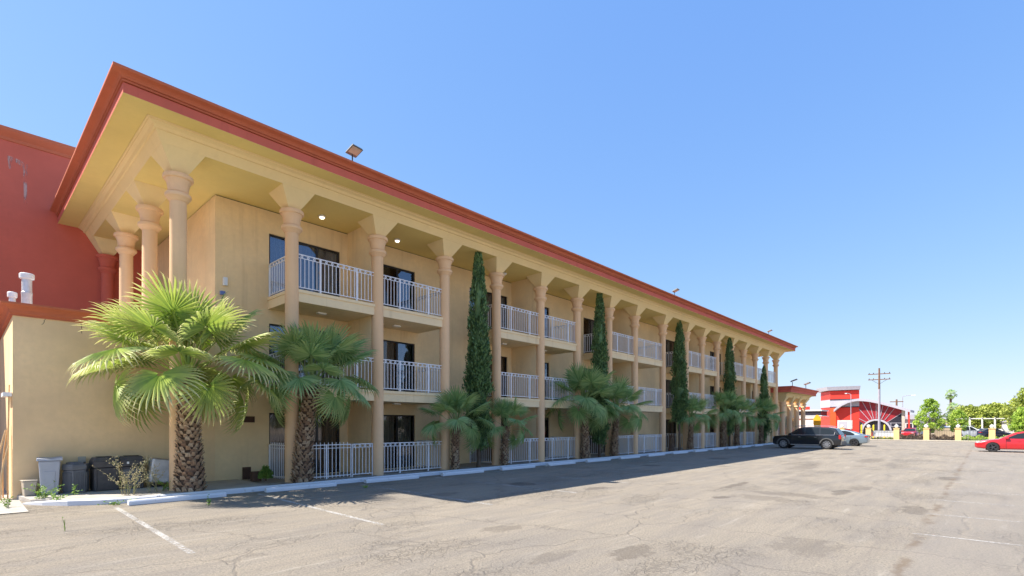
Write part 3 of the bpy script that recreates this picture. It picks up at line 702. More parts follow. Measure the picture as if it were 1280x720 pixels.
mb = MB(); mb.path([(-.33, -.385, .85), (.8, -.385, .665), (.8, .31, .665)], [.02]*3, 8); mb.build('rim_tube', 'chrome', t)
for sx, sy in ((-.25, -.2), (.4, -.2), (-.25, .2), (.4, .2)):
    z_ = .055; mb = MB().lathe([(.02, -.018), (.055, -.018), (.055, .018), (.02, .018)], (sx, sy, z_), 12, 'y'); mb.build('wheel', 'tyre', t, 40)
    MB().box(sx-.02, sx+.02, sy-.03, sy-.02, z_, .15 if sx < 0 else .09).build('caster', 'iron', t)

# ------------------------------------------------------------------ palms
def frond_mesh(name, mat, seed, bend=.2, Lp=1.0, Rb=1.0, nseg=34, span=135, dry=.1, cup=.25, hinge=0):
    rnd = random.Random(seed); vs = []; fs = []; dr = []
    def add(v, f, d):
        o = len(vs); vs.extend(v); fs.extend([tuple(i+o for i in q) for q in f]); dr.extend(d)
    # petiole, slightly arched, flat section
    n = 5; secs = []
    for i in range(n+1):
        t = i/n; x = Lp*t; z = .10*math.sin(t*PI*.5)*Lp-.10*t*t*Lp; w = .030*(1-.55*t)+.004; h = .014*(1-.4*t)
        secs.append([(x, -w, z), (x, 0, z-h), (x, w, z), (x, 0, z+h*.4)])
    v = [p for q in secs for p in q]; f = []
    for j in range(n):
        for i in range(4): f.append((j*4+i, j*4+(i+1) % 4, (j+1)*4+(i+1) % 4, (j+1)*4+i))
    add(v, f, [.15]*len(v))
    def P(a, r, off=0.0, lift=0.0):
        """point on the blade: angle a from the midrib, radius r; the blade cups and bends down towards its tips"""
        c_, s_ = math.cos(a), math.sin(a); x = r*c_; y = r*s_
        z = -bend*r*r*(.55+.45*max(c_, 0)) - cup*abs(y)*abs(y) + lift
        z += -.9*bend*max(0, r/Rb-.62)**1.5*Rb
        k = 1/math.sqrt(1+ (bend*r)**2*.6); x *= k; y *= k
        return (Lp+x*math.cos(hinge)+z*math.sin(hinge), y, z*math.cos(hinge)-x*math.sin(hinge))
    for i in range(nseg):
        u0 = i/nseg; u1 = (i+1)/nseg; um = (u0+u1)/2
        a0 = R(span)*(2*u0-1); a1 = R(span)*(2*u1-1); am = (a0+a1)/2
        L = Rb*(1-.30*abs(2*um-1)**1.6)*rnd.uniform(.90, 1.05); ri = L*rnd.uniform(.44, .52)
        pl = .018*Rb
        twist = rnd.uniform(-.03, .03)
        hub = P(am, .02)
        A = P(a0, ri, 0, -pl); B = P(am, ri, 0, pl); C = P(a1, ri, 0, -pl)
        A0 = P(a0, .05); C0 = P(a1, .05); B0 = P(am, .05, 0, .004)
        w2 = .25*(a1-a0); a2 = am+twist
        D = P(a2-w2, L*.80, 0, -pl*.4); E = P(a2, L*.80, 0, pl*.6); F_ = P(a2+w2, L*.80, 0, -pl*.4)
        dl = L*rnd.uniform(.03, .10)*(1+bend*2)
        w3 = .10*(a1-a0)
        G_ = P(a2-w3, L*.94, 0, -dl*.35); H_ = P(a2+w3, L*.94, 0, -dl*.35)
        T = P(a2+rnd.uniform(-.03, .03), L*1.04, 0, -dl)
        td = min(1, dry*rnd.uniform(1.2, 4.5))
        add([A0, B0, C0, A, B, C, D, E, F_, G_, H_, T], [(0, 1, 4, 3), (1, 2, 5, 4), (3, 4, 7, 6), (4, 5, 8, 7), (6, 7, 8, 10, 9), (9, 10, 11)],
            [0, 0, 0, dry*.3, dry*.2, dry*.3, td*.4, td*.3, td*.4, td*.8, td*.8, min(1, td*1.3)])
        if rnd.random() < .35:   # loose white thread between segments
            Q = P(a1, L*rnd.uniform(.75, .95), 0, -rnd.uniform(.02, .16)*Rb); add([C, (C[0]+.006, C[1]+.004, C[2]), Q], [(0, 1, 2)], [1, 1, 1])
    me = bpy.data.meshes.new(name); me.from_pydata(vs, [], fs); me.materials.append(M[mat])
    at = me.attributes.new('dry', 'FLOAT', 'POINT'); at.data.foreach_set('value', dr); me.update(); return me
FR = {}
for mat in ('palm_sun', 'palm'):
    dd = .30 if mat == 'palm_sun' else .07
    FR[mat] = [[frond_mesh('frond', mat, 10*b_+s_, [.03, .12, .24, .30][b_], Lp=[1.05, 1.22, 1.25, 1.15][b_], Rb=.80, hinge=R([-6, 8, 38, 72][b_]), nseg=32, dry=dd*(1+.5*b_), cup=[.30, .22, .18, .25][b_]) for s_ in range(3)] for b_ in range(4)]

def palm(x, y, z0, htrunk, crown, r0, r1, lean=(0, 0), mat='palm', nf=30, seed=1, label='', low=-42, hang=0, zs=1.0):
    rnd = random.Random(seed); t = thing('palm_tree', label, 'palm tree', (x, y, z0), 0, 'fan palms planted along the hotel curb')
    H_ = htrunk; n = 9; pts = []; rs = []
    for i in range(n+1):
        u = i/n; pts.append(Vector((lean[0]*u*u, lean[1]*u*u, H_*u))); rs.append(r1+(r0-r1)*(1-u)**2.2)
    MB().path(pts, rs, 12).build('trunk', 'trunkin', t, 40)
    # old leaf bases spiralling up the trunk
    mb = MB(); step = .085 if r1 > .18 else .075; k = 0; z = .03
    while z < H_+.10:
        u = min(z/H_, 1); c = Vector((lean[0]*u*u, lean[1]*u*u, z)); r = r1+(r0-r1)*(1-u)**2.2
        m_ = max(6, int(2*PI*r/.145)); 
        for i in range(m_):
            a = 2*PI*(i+.5*(k % 2))/m_+rnd.uniform(-.15, .15); d = Vector((math.cos(a), math.sin(a), 0)); s_ = Vector((-d.y, d.x, 0))
            w_ = rnd.uniform(.062, .085)*(.72+r); h = rnd.uniform(.09, .14); out = rnd.uniform(.045, .085)+(.03 if u > .85 else 0)
            p = c+d*(r-.01)+Vector((0, 0, rnd.uniform(-.02, .02)))
            tw = s_*rnd.uniform(-.03, .03)
            q = [p-s_*w_, p+s_*w_, p+s_*w_*.62+d*out+tw+Vector((0, 0, h)), p-s_*w_*.62+d*out+tw+Vector((0, 0, h)), p+d*(.03)+s_*0+Vector((0, 0, .02)), p+d*(out+.025)+tw+Vector((0, 0, h*.9))]
            mb.add(q, [(0, 1, 4), (1, 2, 5, 4), (4, 5, 3, 0), (2, 3, 5), (0, 3, 2, 1)])
        z += step; k += 1
    mb.build('leaf_bases', 'boot', t, kind='stuff')
    top = Vector((lean[0], lean[1], H_))
    for i in range(nf):
        u = (i+.5)/nf                      # 0 = oldest (low), 1 = youngest (upright)
        az = i*2.39996+rnd.uniform(-.25, .25)
        el = low+(88-low)*u**(.88 if mat == 'palm_sun' else .74)+rnd.uniform(-7, 7)
        b_ = 3 if u < .12 else 2 if u < .34 else 1 if u < .66 else 0
        if u > .93: b_ = 0
        me = FR[mat][b_][rnd.randrange(3)]
        s_ = crown/2.0*rnd.uniform(.88, 1.08)*(1 if u < .85 else .86)
        tl = R(rnd.uniform(-16, 16))
        rot = (Matrix.Rotation(az, 4, 'Z') @ Matrix.Rotation(-R(el), 4, 'Y') @ Matrix.Rotation(tl, 4, 'X')).to_euler()
        o = link('frond', me, t, loc=top+Vector((math.cos(az), math.sin(az), 0))*r1*.35+Vector((0, 0, .25*u*r1/.2-.03)), rot=rot, scale=(s_, s_*rnd.uniform(.85, 1.0), s_))
    return t
PALMS = [
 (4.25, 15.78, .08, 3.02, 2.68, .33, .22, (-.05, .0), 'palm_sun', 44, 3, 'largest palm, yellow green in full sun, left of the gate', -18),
 (7.35, 15.74, .07, 2.95, 2.25, .29, .19, (.30, .0), 'palm', 42, 5, 'green palm with a thick leaning trunk in front of the white gate', -28),
 (13.62, 15.72, .07, 1.75, 1.75, .15, .11, (.05, 0), 'palm', 26, 8, 'short slim palm just left of the tallest cypress', -25),
 (16.45, 15.70, .07, 1.65, 1.6, .15, .11, (.15, 0), 'palm', 24, 11, 'small palm just right of the tallest cypress', -35),
 (22.72, 15.70, .07, 2.75, 2.45, .24, .15, (-.12, 0), 'palm', 38, 14, 'wide palm at the left of the second cypress', -32),
 (25.55, 15.66, .07, 2.5, 2.2, .24, .14, (.35, 0), 'palm', 28, 17, 'palm with a curved trunk at the right of the second cypress', -28),
 (35.85, 15.68, .07, 2.15, 2.0, .21, .14, (.30, 0), 'palm', 26, 21, 'palm growing at the right foot of the third cypress', -28),
 (42.2, 15.68, .07, 2.7, 2.2, .22, .16, (.25, 0), 'palm', 28, 24, 'tall dark palm at the left foot of the fourth cypress', -28),
 (45.2, 15.66, .07, 2.35, 2.05, .22, .15, (.35, 0), 'palm', 26, 27, 'palm at the right foot of the fourth cypress', -28),
 (51.6, 15.66, .07, 2.4, 2.3, .21, .14, (.3, 0), 'palm', 28, 30, 'farthest palm, beside the nose of the black SUV', -28)]
for p in PALMS: palm(p[0], p[1], p[2], p[3], p[4], p[5], p[6], p[7], p[8], p[9], p[10], p[11], p[12])
# trunk that has lost its crown
t = thing('palm_stump', 'bare palm trunk without crown in front of the rails left of the third cypress', 'palm stump', (32.9, 15.7, .07))
MB().path([(0, 0, 0), (.02, 0, .6), (.05, 0, 1.15)], [.22, .17, .15], 12).build('trunk', 'trunkin', t, 40)
mb = MB(); rnd = random.Random(5); z = .02; k = 0
while z < 1.15:
    for i in range(8):
        a = 2*PI*(i+.5*(k % 2))/8; d = Vector((math.cos(a), math.sin(a), 0)); s_ = Vector((-d.y, d.x, 0)); p = Vector((.03, 0, z))+d*.17; h = rnd.uniform(.08, .14)
        mb.add([p-s_*.05, p+s_*.05, p+d*.05+Vector((0, 0, h))], [(0, 1, 2), (2, 1, 0)])
    z += .075; k += 1
mb.build('leaf_bases', 'boot', t, kind='stuff', recalc=False)

# ------------------------------------------------------------------ foliage helpers
def leaves(n, centers, dirs, size, asp=.45, spread=1.0, rng=None):
    """n small two-triangle leaves at given points; dirs = main direction of each"""
    rng = rng or np.random
    d = dirs+rng.normal(0, spread, (n, 3)); d /= np.linalg.norm(d, axis=1)[:, None]+1e-9
    s_ = np.cross(d, rng.normal(0, 1, (n, 3))); s_ /= np.linalg.norm(s_, axis=1)[:, None]+1e-9
    L = size*rng.uniform(.6, 1.3, n)[:, None]; w = L*asp
    v = np.stack([centers-d*L*.5, centers+s_*w*.5, centers+d*L*.5, centers-s_*w*.5], 1).reshape(-1, 3)
    return v, np.arange(4*n).reshape(-1, 4)
def npmesh(name, v, f, mat):
    me = bpy.data.meshes.new(name); n = len(f); me.vertices.add(len(v)); me.vertices.foreach_set('co', v.ravel().astype(np.float32))
    me.loops.add(4*n); me.loops.foreach_set('vertex_index', f.ravel().astype(np.int32)); me.polygons.add(n)
    me.polygons.foreach_set('loop_start', np.arange(0, 4*n, 4, dtype=np.int32)); me.update(calc_edges=True); me.materials.append(M[mat]); return me

def cypress(x, y, h, r, z0, label, seed, n=15000):
    rng = np.random.RandomState(seed); t = thing('cypress_tree', label, 'cypress tree', (x, y, .07), 0, 'pencil cypresses along the hotel curb')
    MB().path([(0, 0, 0), (.02, .01, 1.0), (0, 0, h*.9)], [.10, .08, .015], 8).build('trunk', 'bark', t)
    # many upright branchlets, each with a tip of its own that stands off the column
    def R_of(u): return r*np.clip((u+.10)*4.2, 0, 1)*np.clip(1-u, 0, 1)**.62*(1+.09*np.sin(u*19+seed)+.06*np.sin(u*41+2*seed))
    nb = 150; ub = rng.beta(1.05, 1.35, nb)*.97; az = rng.uniform(0, 2*PI, nb); Lb = rng.uniform(.55, 1.15, nb)*(1-.35*ub); k = n//nb
    ti = rng.beta(1.0, 1.25, (nb, k)); bulge = rng.uniform(.72, 1.10, nb)[:, None]; out = rng.uniform(.0, .13, nb)[:, None]
    uu_ = np.clip(ub[:, None]+ti*(Lb/(h-z0))[:, None], 0, 1); rr = R_of(ub)[:, None]*bulge*(1-.25*ti)*.92+out*ti**2
    sg = (.105*(1-ti)+.022)[..., None]
    P = np.stack([rr*np.cos(az)[:, None], rr*np.sin(az)[:, None], z0+(h-z0)*uu_], -1)+rng.normal(0, 1, (nb, k, 3))*sg*np.array([1, 1, .7]); P = P.reshape(-1, 3); m = len(P)
    q = np.hypot(P[:, 0], P[:, 1]); lim = R_of(np.clip((P[:, 2]-z0)/(h-z0), 0, 1))*1.28+.05; sc_ = np.minimum(1, lim/np.maximum(q, 1e-3)); P[:, 0] *= sc_; P[:, 1] *= sc_; P[:, 2] = np.minimum(P[:, 2], h+.05)
    D = np.stack([P[:, 0]*1.1, P[:, 1]*1.1, np.full(m, 1.0)], 1)
    v, f = leaves(m, P, D, .17, .34, .38, rng)
    o = link('foliage', npmesh('foliage', v, f, 'cypress'), t, 'stuff')
    ic = []; 
    for j in range(11):
        uu = j/10; ic.append((r*.50*min((uu+.03)*6.5, 1)*max(1-uu, .02)**.45+.01, z0+.05+(h-z0-.25)*uu))
    MB().lathe(ic, n=12).build('inner_foliage', 'cypress', t, kind='stuff')
cypress(15.05, 15.86, 9.30, .57, .85, 'tallest looking cypress, between the short palm and the small palm', 1, 21000)
cypress(24.35, 15.86, 9.35, .57, .7, 'second cypress, rising between the close pair of palms', 2, 16000)
cypress(34.5, 15.86, 9.1, .66, 1.9, 'third cypress, its foliage starting high above the bare trunk', 3, 13000)
cypress(44.1, 15.86, 9.1, .62, .9, 'fourth cypress, between the far pair of palms', 4, 11000)
cypress(53.2, 15.86, 7.5, .62, .2, 'shortest cypress at the far end beside the terrace', 5, 9000)

def tree(x, y, h, r, zc, label, seed, mat='tree', cat='tree', name='tree', n=7000, leaf=.22, trunk_r=.1, cone=0, group='trees beyond the iron fence', flat=1.0):
    rng = np.random.RandomState(seed); rnd = random.Random(seed); t = thing(name, label, cat, (x, y, 0), 0, group)
    mb = MB(); mb.path([(0, 0, 0), (.05, .03, zc*.6), (0, 0, zc*1.05)], [trunk_r*1.3, trunk_r, trunk_r*.7], 8)
    nl = 26; C = []
    for i in range(nl):
        u = (i+.5)/nl; az = i*2.4; zz = zc*.62+(h-zc*.62)*u*.93
        q = (zz-zc*.62)/(h-zc*.62); prof = (1-q)**.75*1.05+.08 if cone else math.sin(PI*min(max(q*.9+.1, 0), 1))**.6
        rr = r*prof*rnd.uniform(.45, .85); C.append((rr*math.cos(az), rr*math.sin(az), zz, r*rnd.uniform(.22, .36)*(.6+.4*prof)))
        if i % 2 == 0: mb.path([(0, 0, zc*.55+.2*rnd.random()), (rr*.5*math.cos(az), rr*.5*math.sin(az), (zz+zc*.6)/2), (rr*math.cos(az), rr*math.sin(az), zz)], [trunk_r*.5, trunk_r*.3, trunk_r*.12], 5)
    mb.build('trunk', 'bark', t)
    C = np.array(C); idx = rng.randint(0, nl, n); d = rng.normal(0, 1, (n, 3)); d /= np.linalg.norm(d, axis=1)[:, None]
    P = C[idx, :3]+d*C[idx, 3:4]*rng.uniform(.5, 1.12, n)[:, None]*np.array([1, 1, .85*flat]); P[:, 2] = np.maximum(P[:, 2], .25)
    v, f = leaves(n, P, d*.6+np.array([0, 0, .2]), leaf, .6, .8, rng)
    link('crown', npmesh('crown', v, f, mat), t, 'stuff'); return t

# ------------------------------------------------------------------ weeds and small plants
def weed(x, y, z, h, n, label, seed, leafy=True, seeds=False, sp=.12):
    rnd = random.Random(seed); t = thing('weed', label, 'weed', (x, y, z), 0, 'weeds along the curb'); st = MB(); lv = MB(); sd = MB()
    for i in range(n):
        a = rnd.uniform(0, 2*PI); b_ = rnd.uniform(.2, 1)*sp; p0 = Vector((rnd.uniform(-1, 1)*sp*.5, rnd.uniform(-1, 1)*sp*.4, 0)); hh = h*rnd.uniform(.5, 1)
        pts = [p0+Vector((math.cos(a)*b_*u*u*3, math.sin(a)*b_*u*u*3, hh*u)) for u in (0, .35, .7, 1)]
        st.path(pts, [.006, .005, .004, .002], 4)
        for j in range(int(12*hh/.4)+3):
            u = rnd.uniform(.1, 1); q = pts[0].lerp(pts[3], u)+(pts[1]-pts[0].lerp(pts[3], .35))*math.sin(u*PI); d = Vector((rnd.uniform(-1, 1), rnd.uniform(-1, 1), rnd.uniform(-.2, .8))).normalized(); L = rnd.uniform(.03, .075)*(1 if leafy else .5)
            s_ = d.orthogonal().normalized()*L*.28
            if leafy or rnd.random() < .35: lv.add([q, q+d*L*.5+s_, q+d*L, q+d*L*.5-s_], [(0, 1, 2, 3)])
            if seeds and u > .35:
                e = q+d*rnd.uniform(.02, .09); st.tube(q, e, .002, .002, 3, False); sd.sphere(e, rnd.uniform(.008, .014), 5, 4)
    st.build('stem', 'drystem' if seeds else 'weed', t)
    if lv.v: lv.build('leaves', 'weed', t, kind='stuff', recalc=False)
    if sd.v: sd.build('seed_heads', 'seed', t, kind='stuff')
weed(1.38, 16.95, .06, .42, 13, 'leafy green weed at the curved end of the curb', 1, sp=.20)
weed(1.62, 16.35, .03, .30, 8, 'low sprawling weed on the outer side of the curb end', 2, sp=.18)
weed(2.0, 17.0, .12, .32, 4, 'single upright green weed between the tall grey bin and six sided bin', 3, sp=.03)
weed(2.95, 16.0, .12, 1.0, 19, 'tall dry branching weed with straw seed heads before the charcoal bins', 4, False, True, .27)
weed(3.5, 16.2, .12, .8, 9, 'dry weed with seed heads leaning right of the taller one', 44, False, True, .22)
weed(3.85, 16.3, .12, .34, 9, 'low green weed in front of the tipped cart', 5, sp=.18)
weed(4.0, 13.4, .0, .30, 3, 'thin weed standing alone in the palm shadow', 6, sp=.02)
weed(1.3, 12.1, .0, .26, 3, 'thin yellow weed in the asphalt at far left', 7, False, False, .02)
weed(2.55, 15.15, .0, .12, 8, 'small tuft at the foot of the white curb', 8, sp=.14)
weed(8.35, 13.7, .0, .12, 4, 'tiny weed tuft on the shaded asphalt near the gate palm', 9, sp=.08)
weed(.75, 16.4, .012, .28, 6, 'spindly weed at the left edge of the picture', 10, sp=.12)
t = thing('potted_bush', 'round bright green bush on the sidewalk below the wall vent', 'bush', (6.62, 16.75, .12))
rng = np.random.RandomState(4); n = 1500; az = rng.uniform(0, 2*PI, n); q = rng.uniform(0, 1, n)
P = np.stack([np.cos(az)*(.05+.17*q)*np.abs(np.sin(az*3))**.4, np.sin(az)*(.05+.17*q)*np.abs(np.cos(az*2))**.4, .10+rng.uniform(0, 1, n)*(.42-.25*q)], 1); D = np.stack([np.cos(az), np.sin(az), np.full(n, 1.4)], 1)
v, f = leaves(n, P, D, .075, .35, .4, rng); link('foliage', npmesh('foliage', v, f, 'weed'), t, 'stuff'); MB().path([(0, 0, 0), (0, 0, .25)], [.03, .02], 6).build('stem', 'bark', t)
o = MB().box(-.13, .13, -.12, .12, 0, .30).build('brick_planter', 'brownvent', None, loc=(6.42, 17.0, .12)); bevel(o, .01); tag(o, 'small rust brown box planter beside the round bush', 'planter')

# ------------------------------------------------------------------ cars
def bool_cut(me, cutter):
    a = bpy.data.objects.new('a', me); b_ = bpy.data.objects.new('b', cutter); COL.objects.link(a); COL.objects.link(b_)
    m = a.modifiers.new('x', 'BOOLEAN'); m.operation = 'DIFFERENCE'; m.object = b_; m.solver = 'EXACT'
    dg = bpy.context.evaluated_depsgraph_get(); out = bpy.data.meshes.new_from_object(a.evaluated_get(dg))
    bpy.data.objects.remove(a); bpy.data.objects.remove(b_); return out
def wheel(t, x, y, r, w_, rim, spokes=5):
    s_ = 1 if y > 0 else -1
    o = MB().lathe([(r*.66, -w_/2), (r*.93, -w_/2), (r, -w_/2+.03), (r, w_/2-.03), (r*.93, w_/2), (r*.66, w_/2), (r*.60, 0), (r*.66, -w_/2)], (0, 0, 0), 32, 'y', False).build('wheel', 'tyre', t, 40, loc=(x, y, r))
    mb = MB().lathe([(r*.68, -.02), (r*.68, .02), (r*.60, .02), (r*.58, -.03), (r*.68, -.02)], (0, s_*(w_/2-.03), 0), 28, 'y', False)
    for k in range(spokes):
        a = 2*PI*k/spokes; c_, q = math.cos(a), math.sin(a); y0 = s_*(w_/2-.035); y1 = s_*(w_/2-.005)
        pts = []
        for yy in (y0, y1):
            for (rr, ww) in ((.10*r, .09*r), (.64*r, .07*r)):
                for sg in (-1, 1): pts.append((rr*c_-sg*ww*q, yy, rr*q+sg*ww*c_))
        mb.add(pts, [(0, 1, 3, 2), (4, 6, 7, 5), (0, 2, 6, 4), (1, 5, 7, 3), (2, 3, 7, 6), (0, 4, 5, 1)])
    mb.lathe([(.14*r, -.02), (.14*r, .02)], (0, s_*(w_/2-.02), 0), 12, 'y')
    mb.build('rim', rim, o); MB().lathe([(.60*r, -.01), (.60*r, .01)], (0, s_*(w_/2-.08), 0), 20, 'y').build('brake_shadow', 'dark', o)
def car(label, x, y, heading, paint, P, rim='rim', group=None, name='parked_car', cat='car'):
    """P: dict with L, W, stations (x, z_bottom, z_belt, halfwidth), roof profile, wheels. local +x = forward"""
    t = thing(name, label, cat, (x, y, 0), heading, group)
    secs = []
    for (sx, zb, zt, hw) in P['st']:
        mid = (zb+zt)/2
        h = [(0, zb), (hw*.86, zb), (hw*.97, zb+.08), (hw, mid-.05), (hw*.995, mid+.12), (hw*.965, zt-.05), (hw*.90, zt), (hw*.45, zt+P.get('crownz', .025)), (0, zt+P.get('crownz', .025)+.01)]
        secs.append([(sx, a, b_) for a, b_ in h]+[(sx, -a, b_) for a, b_ in h[-2:0:-1]])
    body = MB().loft(secs).mesh('body', paint)
    cut = MB(); R_ = P['wr']*1.13
    for wx in P['wx']:
        for s_ in (-1, 1):
            y0, y1 = sorted((s_*(P['hw']-.32), s_*(P['hw']+.2))); n = 24
            poly = [(wx+R_*math.cos(2*PI*i/n), P['wr']+R_*math.sin(2*PI*i/n)) for i in range(n)]; cut.prism(poly, y0, y1, 'y')
    me = bool_cut(body, cut.mesh('c', None)); me.materials.clear(); me.materials.append(M[paint]); me.shade_smooth(); me.set_sharp_from_angle(angle=R(28))
    link('body', me, t)
    for wx in P['wx']:
        MB().box(wx-R_, wx+R_, -P['hw']+.33, P['hw']-.33, .12, P['wr']+R_+.0).build('wheel_well', 'dark', t)
        for s_ in (-1, 1): wheel(t, wx, s_*(P['hw']-P['ww']/2-.02), P['wr'], P['ww'], rim, P.get('spokes', 5))
    # greenhouse
    rp = P['roof']; zb = P['zbelt']; wb, wr_ = P['wb'], P['wrf']; zmax = max(z for _, z in rp)
    def side(xx, z, s_=1, off=0): k = (z-zb)/(zmax-zb); return (xx, s_*(wb+(wr_-wb)*k+off), z)
    n = len(rp); vs = [side(a, b_, 1) for a, b_ in rp]+[side(a, b_, -1) for a, b_ in rp]
    fs = [tuple(range(n-1, -1, -1)), tuple(range(n, 2*n))]+[(i, i+1, n+i+1, n+i) for i in range(n-1)]+[(n-1, 0, n, 2*n-1)]
    g = MB().add(vs, fs).build('cabin', paint, t); bevel(g, .03, 2)
    for w_ in P['win']:
        for s_ in (-1, 1):
            q = [side(a, b_, s_, .006) for a, b_ in w_]+[side(a, b_, s_, -.03) for a, b_ in w_]; m_ = len(w_)
            MB().add(q, [tuple(range(m_)), tuple(range(2*m_-1, m_-1, -1))]+[(i, m_+i, m_+(i+1) % m_, (i+1) % m_) for i in range(m_)]).build('side_window', 'cargl', t)
    def endglass(i0, name_):
        (xa, za), (xb, zb_) = rp[i0], rp[i0+1]; u0, u1 = .08, .94; A = []
        nrm = Vector((-(zb_-za), 0, xb-xa)).normalized(); nrm = nrm if nrm.z > 0 else -nrm
        for u in (u0, u1):
            xx, zz = xa+(xb-xa)*u, za+(zb_-za)*u
            for s_ in (1, -1): q = Vector(side(xx, zz, s_, -.06))+nrm*.008; A.append(tuple(q))
        MB().quad(A[0], A[1], A[3], A[2]).build(name_, 'cargl', t)
    endglass(P['ws'], 'windshield'); endglass(P['rg'], 'rear_window')
    xr, xf = P['st'][0][0], P['st'][-1][0]
    for s_ in (-1, 1):
        hl = P['hl']; MB().box(hl[0], hl[1], s_*P['hw']*.62-.17, s_*P['hw']*.62+.17, hl[2], hl[3]).build('headlight', 'clearlens', t)
        tl = P['tl']; y0, y1 = sorted((s_*P['hw']*tl[4], s_*(P['hw']*tl[5]))); bevel(MB().box(tl[0], tl[1], y0, y1, tl[2], tl[3]).build('tail_light', 'redlens', t), .02)
        mx_ = P['mir']; bevel(MB().box(mx_[0]-.12, mx_[0]+.08, s_*(P['hw']+.02)-.09, s_*(P['hw']+.02)+.09, mx_[1], mx_[1]+.15).build('wing_mirror', paint, t), .04)
        for hx in P['hnd']: MB().box(hx-.09, hx+.09, s_*P['hw']*.985-.02, s_*P['hw']*.985+.02, zb-.16, zb-.13).build('door_handle', 'chrome' if P.get('chr') else paint, t)
        # door seams
        for dx in P['seam']: MB().box(dx-.006, dx+.006, s_*P['hw']-.02, s_*P['hw']+.003, .34, zb-.06).build('door_seam', 'dark', t)
    for e in P.get('extra', []): e(t)
    bevel(MB().box(xr-.01, xr+.04, -.26, .26, P['plate'], P['plate']+.13).build('number_plate', 'white2', t), .01)
    return t
def suv_extra(t):
    for s_ in (-1, 1):
        y0, y1 = sorted((s_*.985, s_*1.015))
        MB().box(-1.0, 1.0, y0, y1, .30, .37).build('sill_trim', 'chrome', t)
        for wx in (1.55, -1.5):
            mb = MB(); n = 12
            for i in range(n):
                a0, a1 = PI*i/n, PI*(i+1)/n; q = []
                for yy in (y0, y1):
                    for rr in (.42, .50):
                        for a_ in (a0, a1): q.append((wx+rr*math.cos(a_), yy, .37+rr*math.sin(a_)*1.02))
                mb.add(q, [(0, 1, 3, 2), (4, 6, 7, 5), (0, 2, 6, 4), (1, 5, 7, 3), (2, 3, 7, 6), (0, 4, 5, 1)])
            mb.build('arch_cladding', 'cladding', t)
        MB().path([(-1.95, s_*.66, 1.73), (-1.6, s_*.67, 1.80), (.5, s_*.67, 1.82), (.8, s_*.66, 1.76)], [.018]*4, 6).build('roof_rail', 'chrome', t)
        # bright window surround
        MB().path([(1.05, s_*.925, 1.095), (-2.0, s_*.935, 1.11), (-2.05, s_*.87, 1.35)], [.016]*3, 6).build('window_trim', 'chrome', t)
    bevel(MB().box(-2.52, -2.38, -.86, .86, .33, .62).build('rear_bumper', 'cladding', t), .04)
    MB().box(2.36, 2.46, -.5, .5, .50, .92).build('grille', 'iron', t)
SUV = dict(hw=.985, wr=.39, ww=.26, wx=(1.55, -1.5), zbelt=1.08, wb=.90, wrf=.70, plate=.85, mir=(1.02, 1.10), hnd=(.35, -.75), seam=(.95, -.12, -1.15), spokes=9, chr=1,
  st=[(-2.46, .42, .98, .80), (-2.40, .34, 1.08, .90), (-2.1, .30, 1.12, .965), (-1.0, .27, 1.11, .985), (.9, .27, 1.09, .985), (1.3, .28, 1.07, .975), (1.9, .30, 1.03, .95), (2.25, .32, .98, .88), (2.40, .36, .88, .76)],
  roof=[(1.30, 1.08), (.50, 1.62), (.10, 1.72), (-.6, 1.75), (-1.5, 1.72), (-2.05, 1.62), (-2.38, 1.12)], ws=0, rg=5,
  win=[[(.92, 1.14), (.30, 1.60), (.05, 1.63), (.05, 1.14)], [(-.03, 1.14), (-.03, 1.63), (-.98, 1.64), (-.98, 1.15)], [(-1.07, 1.15), (-1.07, 1.63), (-1.72, 1.55), (-1.97, 1.40), (-1.95, 1.18)]],
  hl=(2.22, 2.40, .78, .92), tl=(-2.46, -2.30, .80, 1.12, .84, .965), extra=[suv_extra])
car('black three row SUV parked nose to the curb beyond the last palm', 46.45, 10.55, R(90), 'carblack', SUV, 'rim', None)
def sedan(hw=.92): return dict(hw=hw, wr=.33, ww=.22, wx=(1.42, -1.38), zbelt=.90, wb=.83, wrf=.60, plate=.62, mir=(.72, .90), hnd=(.1, -.85), seam=(.75, -.30, -1.1), spokes=5,
  st=[(-2.36, .42, .92, .66), (-2.30, .30, 1.00, .80), (-2.0, .24, 1.00, .89), (-1.2, .20, .95, .92), (.6, .20, .92, .92), (1.3, .20, .88, .91), (1.9, .22, .78, .86), (2.25, .26, .68, .74), (2.36, .34, .60, .58)],
  roof=[(1.15, .88), (.30, 1.36), (-.10, 1.44), (-.65, 1.43), (-1.15, 1.32), (-1.95, .99)], ws=0, rg=4,
  win=[[(.78, .95), (.18, 1.28), (-.22, 1.37), (-.22, .95)], [(-.29, .95), (-.29, 1.37), (-.65, 1.37), (-1.05, 1.27), (-1.42, 1.08), (-1.30, .97)]],
  hl=(2.02, 2.28, .62, .72), tl=(-2.36, -2.14, .80, .92, .50, .97))
car('pale silver blue sedan parked just beyond the black SUV', 54.95, 10.0, R(90), 'carsilver', sedan(), 'rimdark', None)
car('bright red sedan entering at the right edge of the lot', 50.0, -1.75, R(90), 'carred', sedan(), 'rimdark', None)

# ------------------------------------------------------------------ far wing of the hotel
wing = thing('entrance_wing', 'low wing with red roof edge and bracketed columns beyond the far end', 'building', (61, 16.5, 0))
def Wg(mb, name, mat, smooth=None): mb.v = [(a-61, b-16.5, c) for a, b, c in mb.v]; return mb.build(name, mat, wing, smooth)
Wg(MB().box(61.3, 70.6, 17.4, 34, 0, 5.45), 'wall', 'wall')
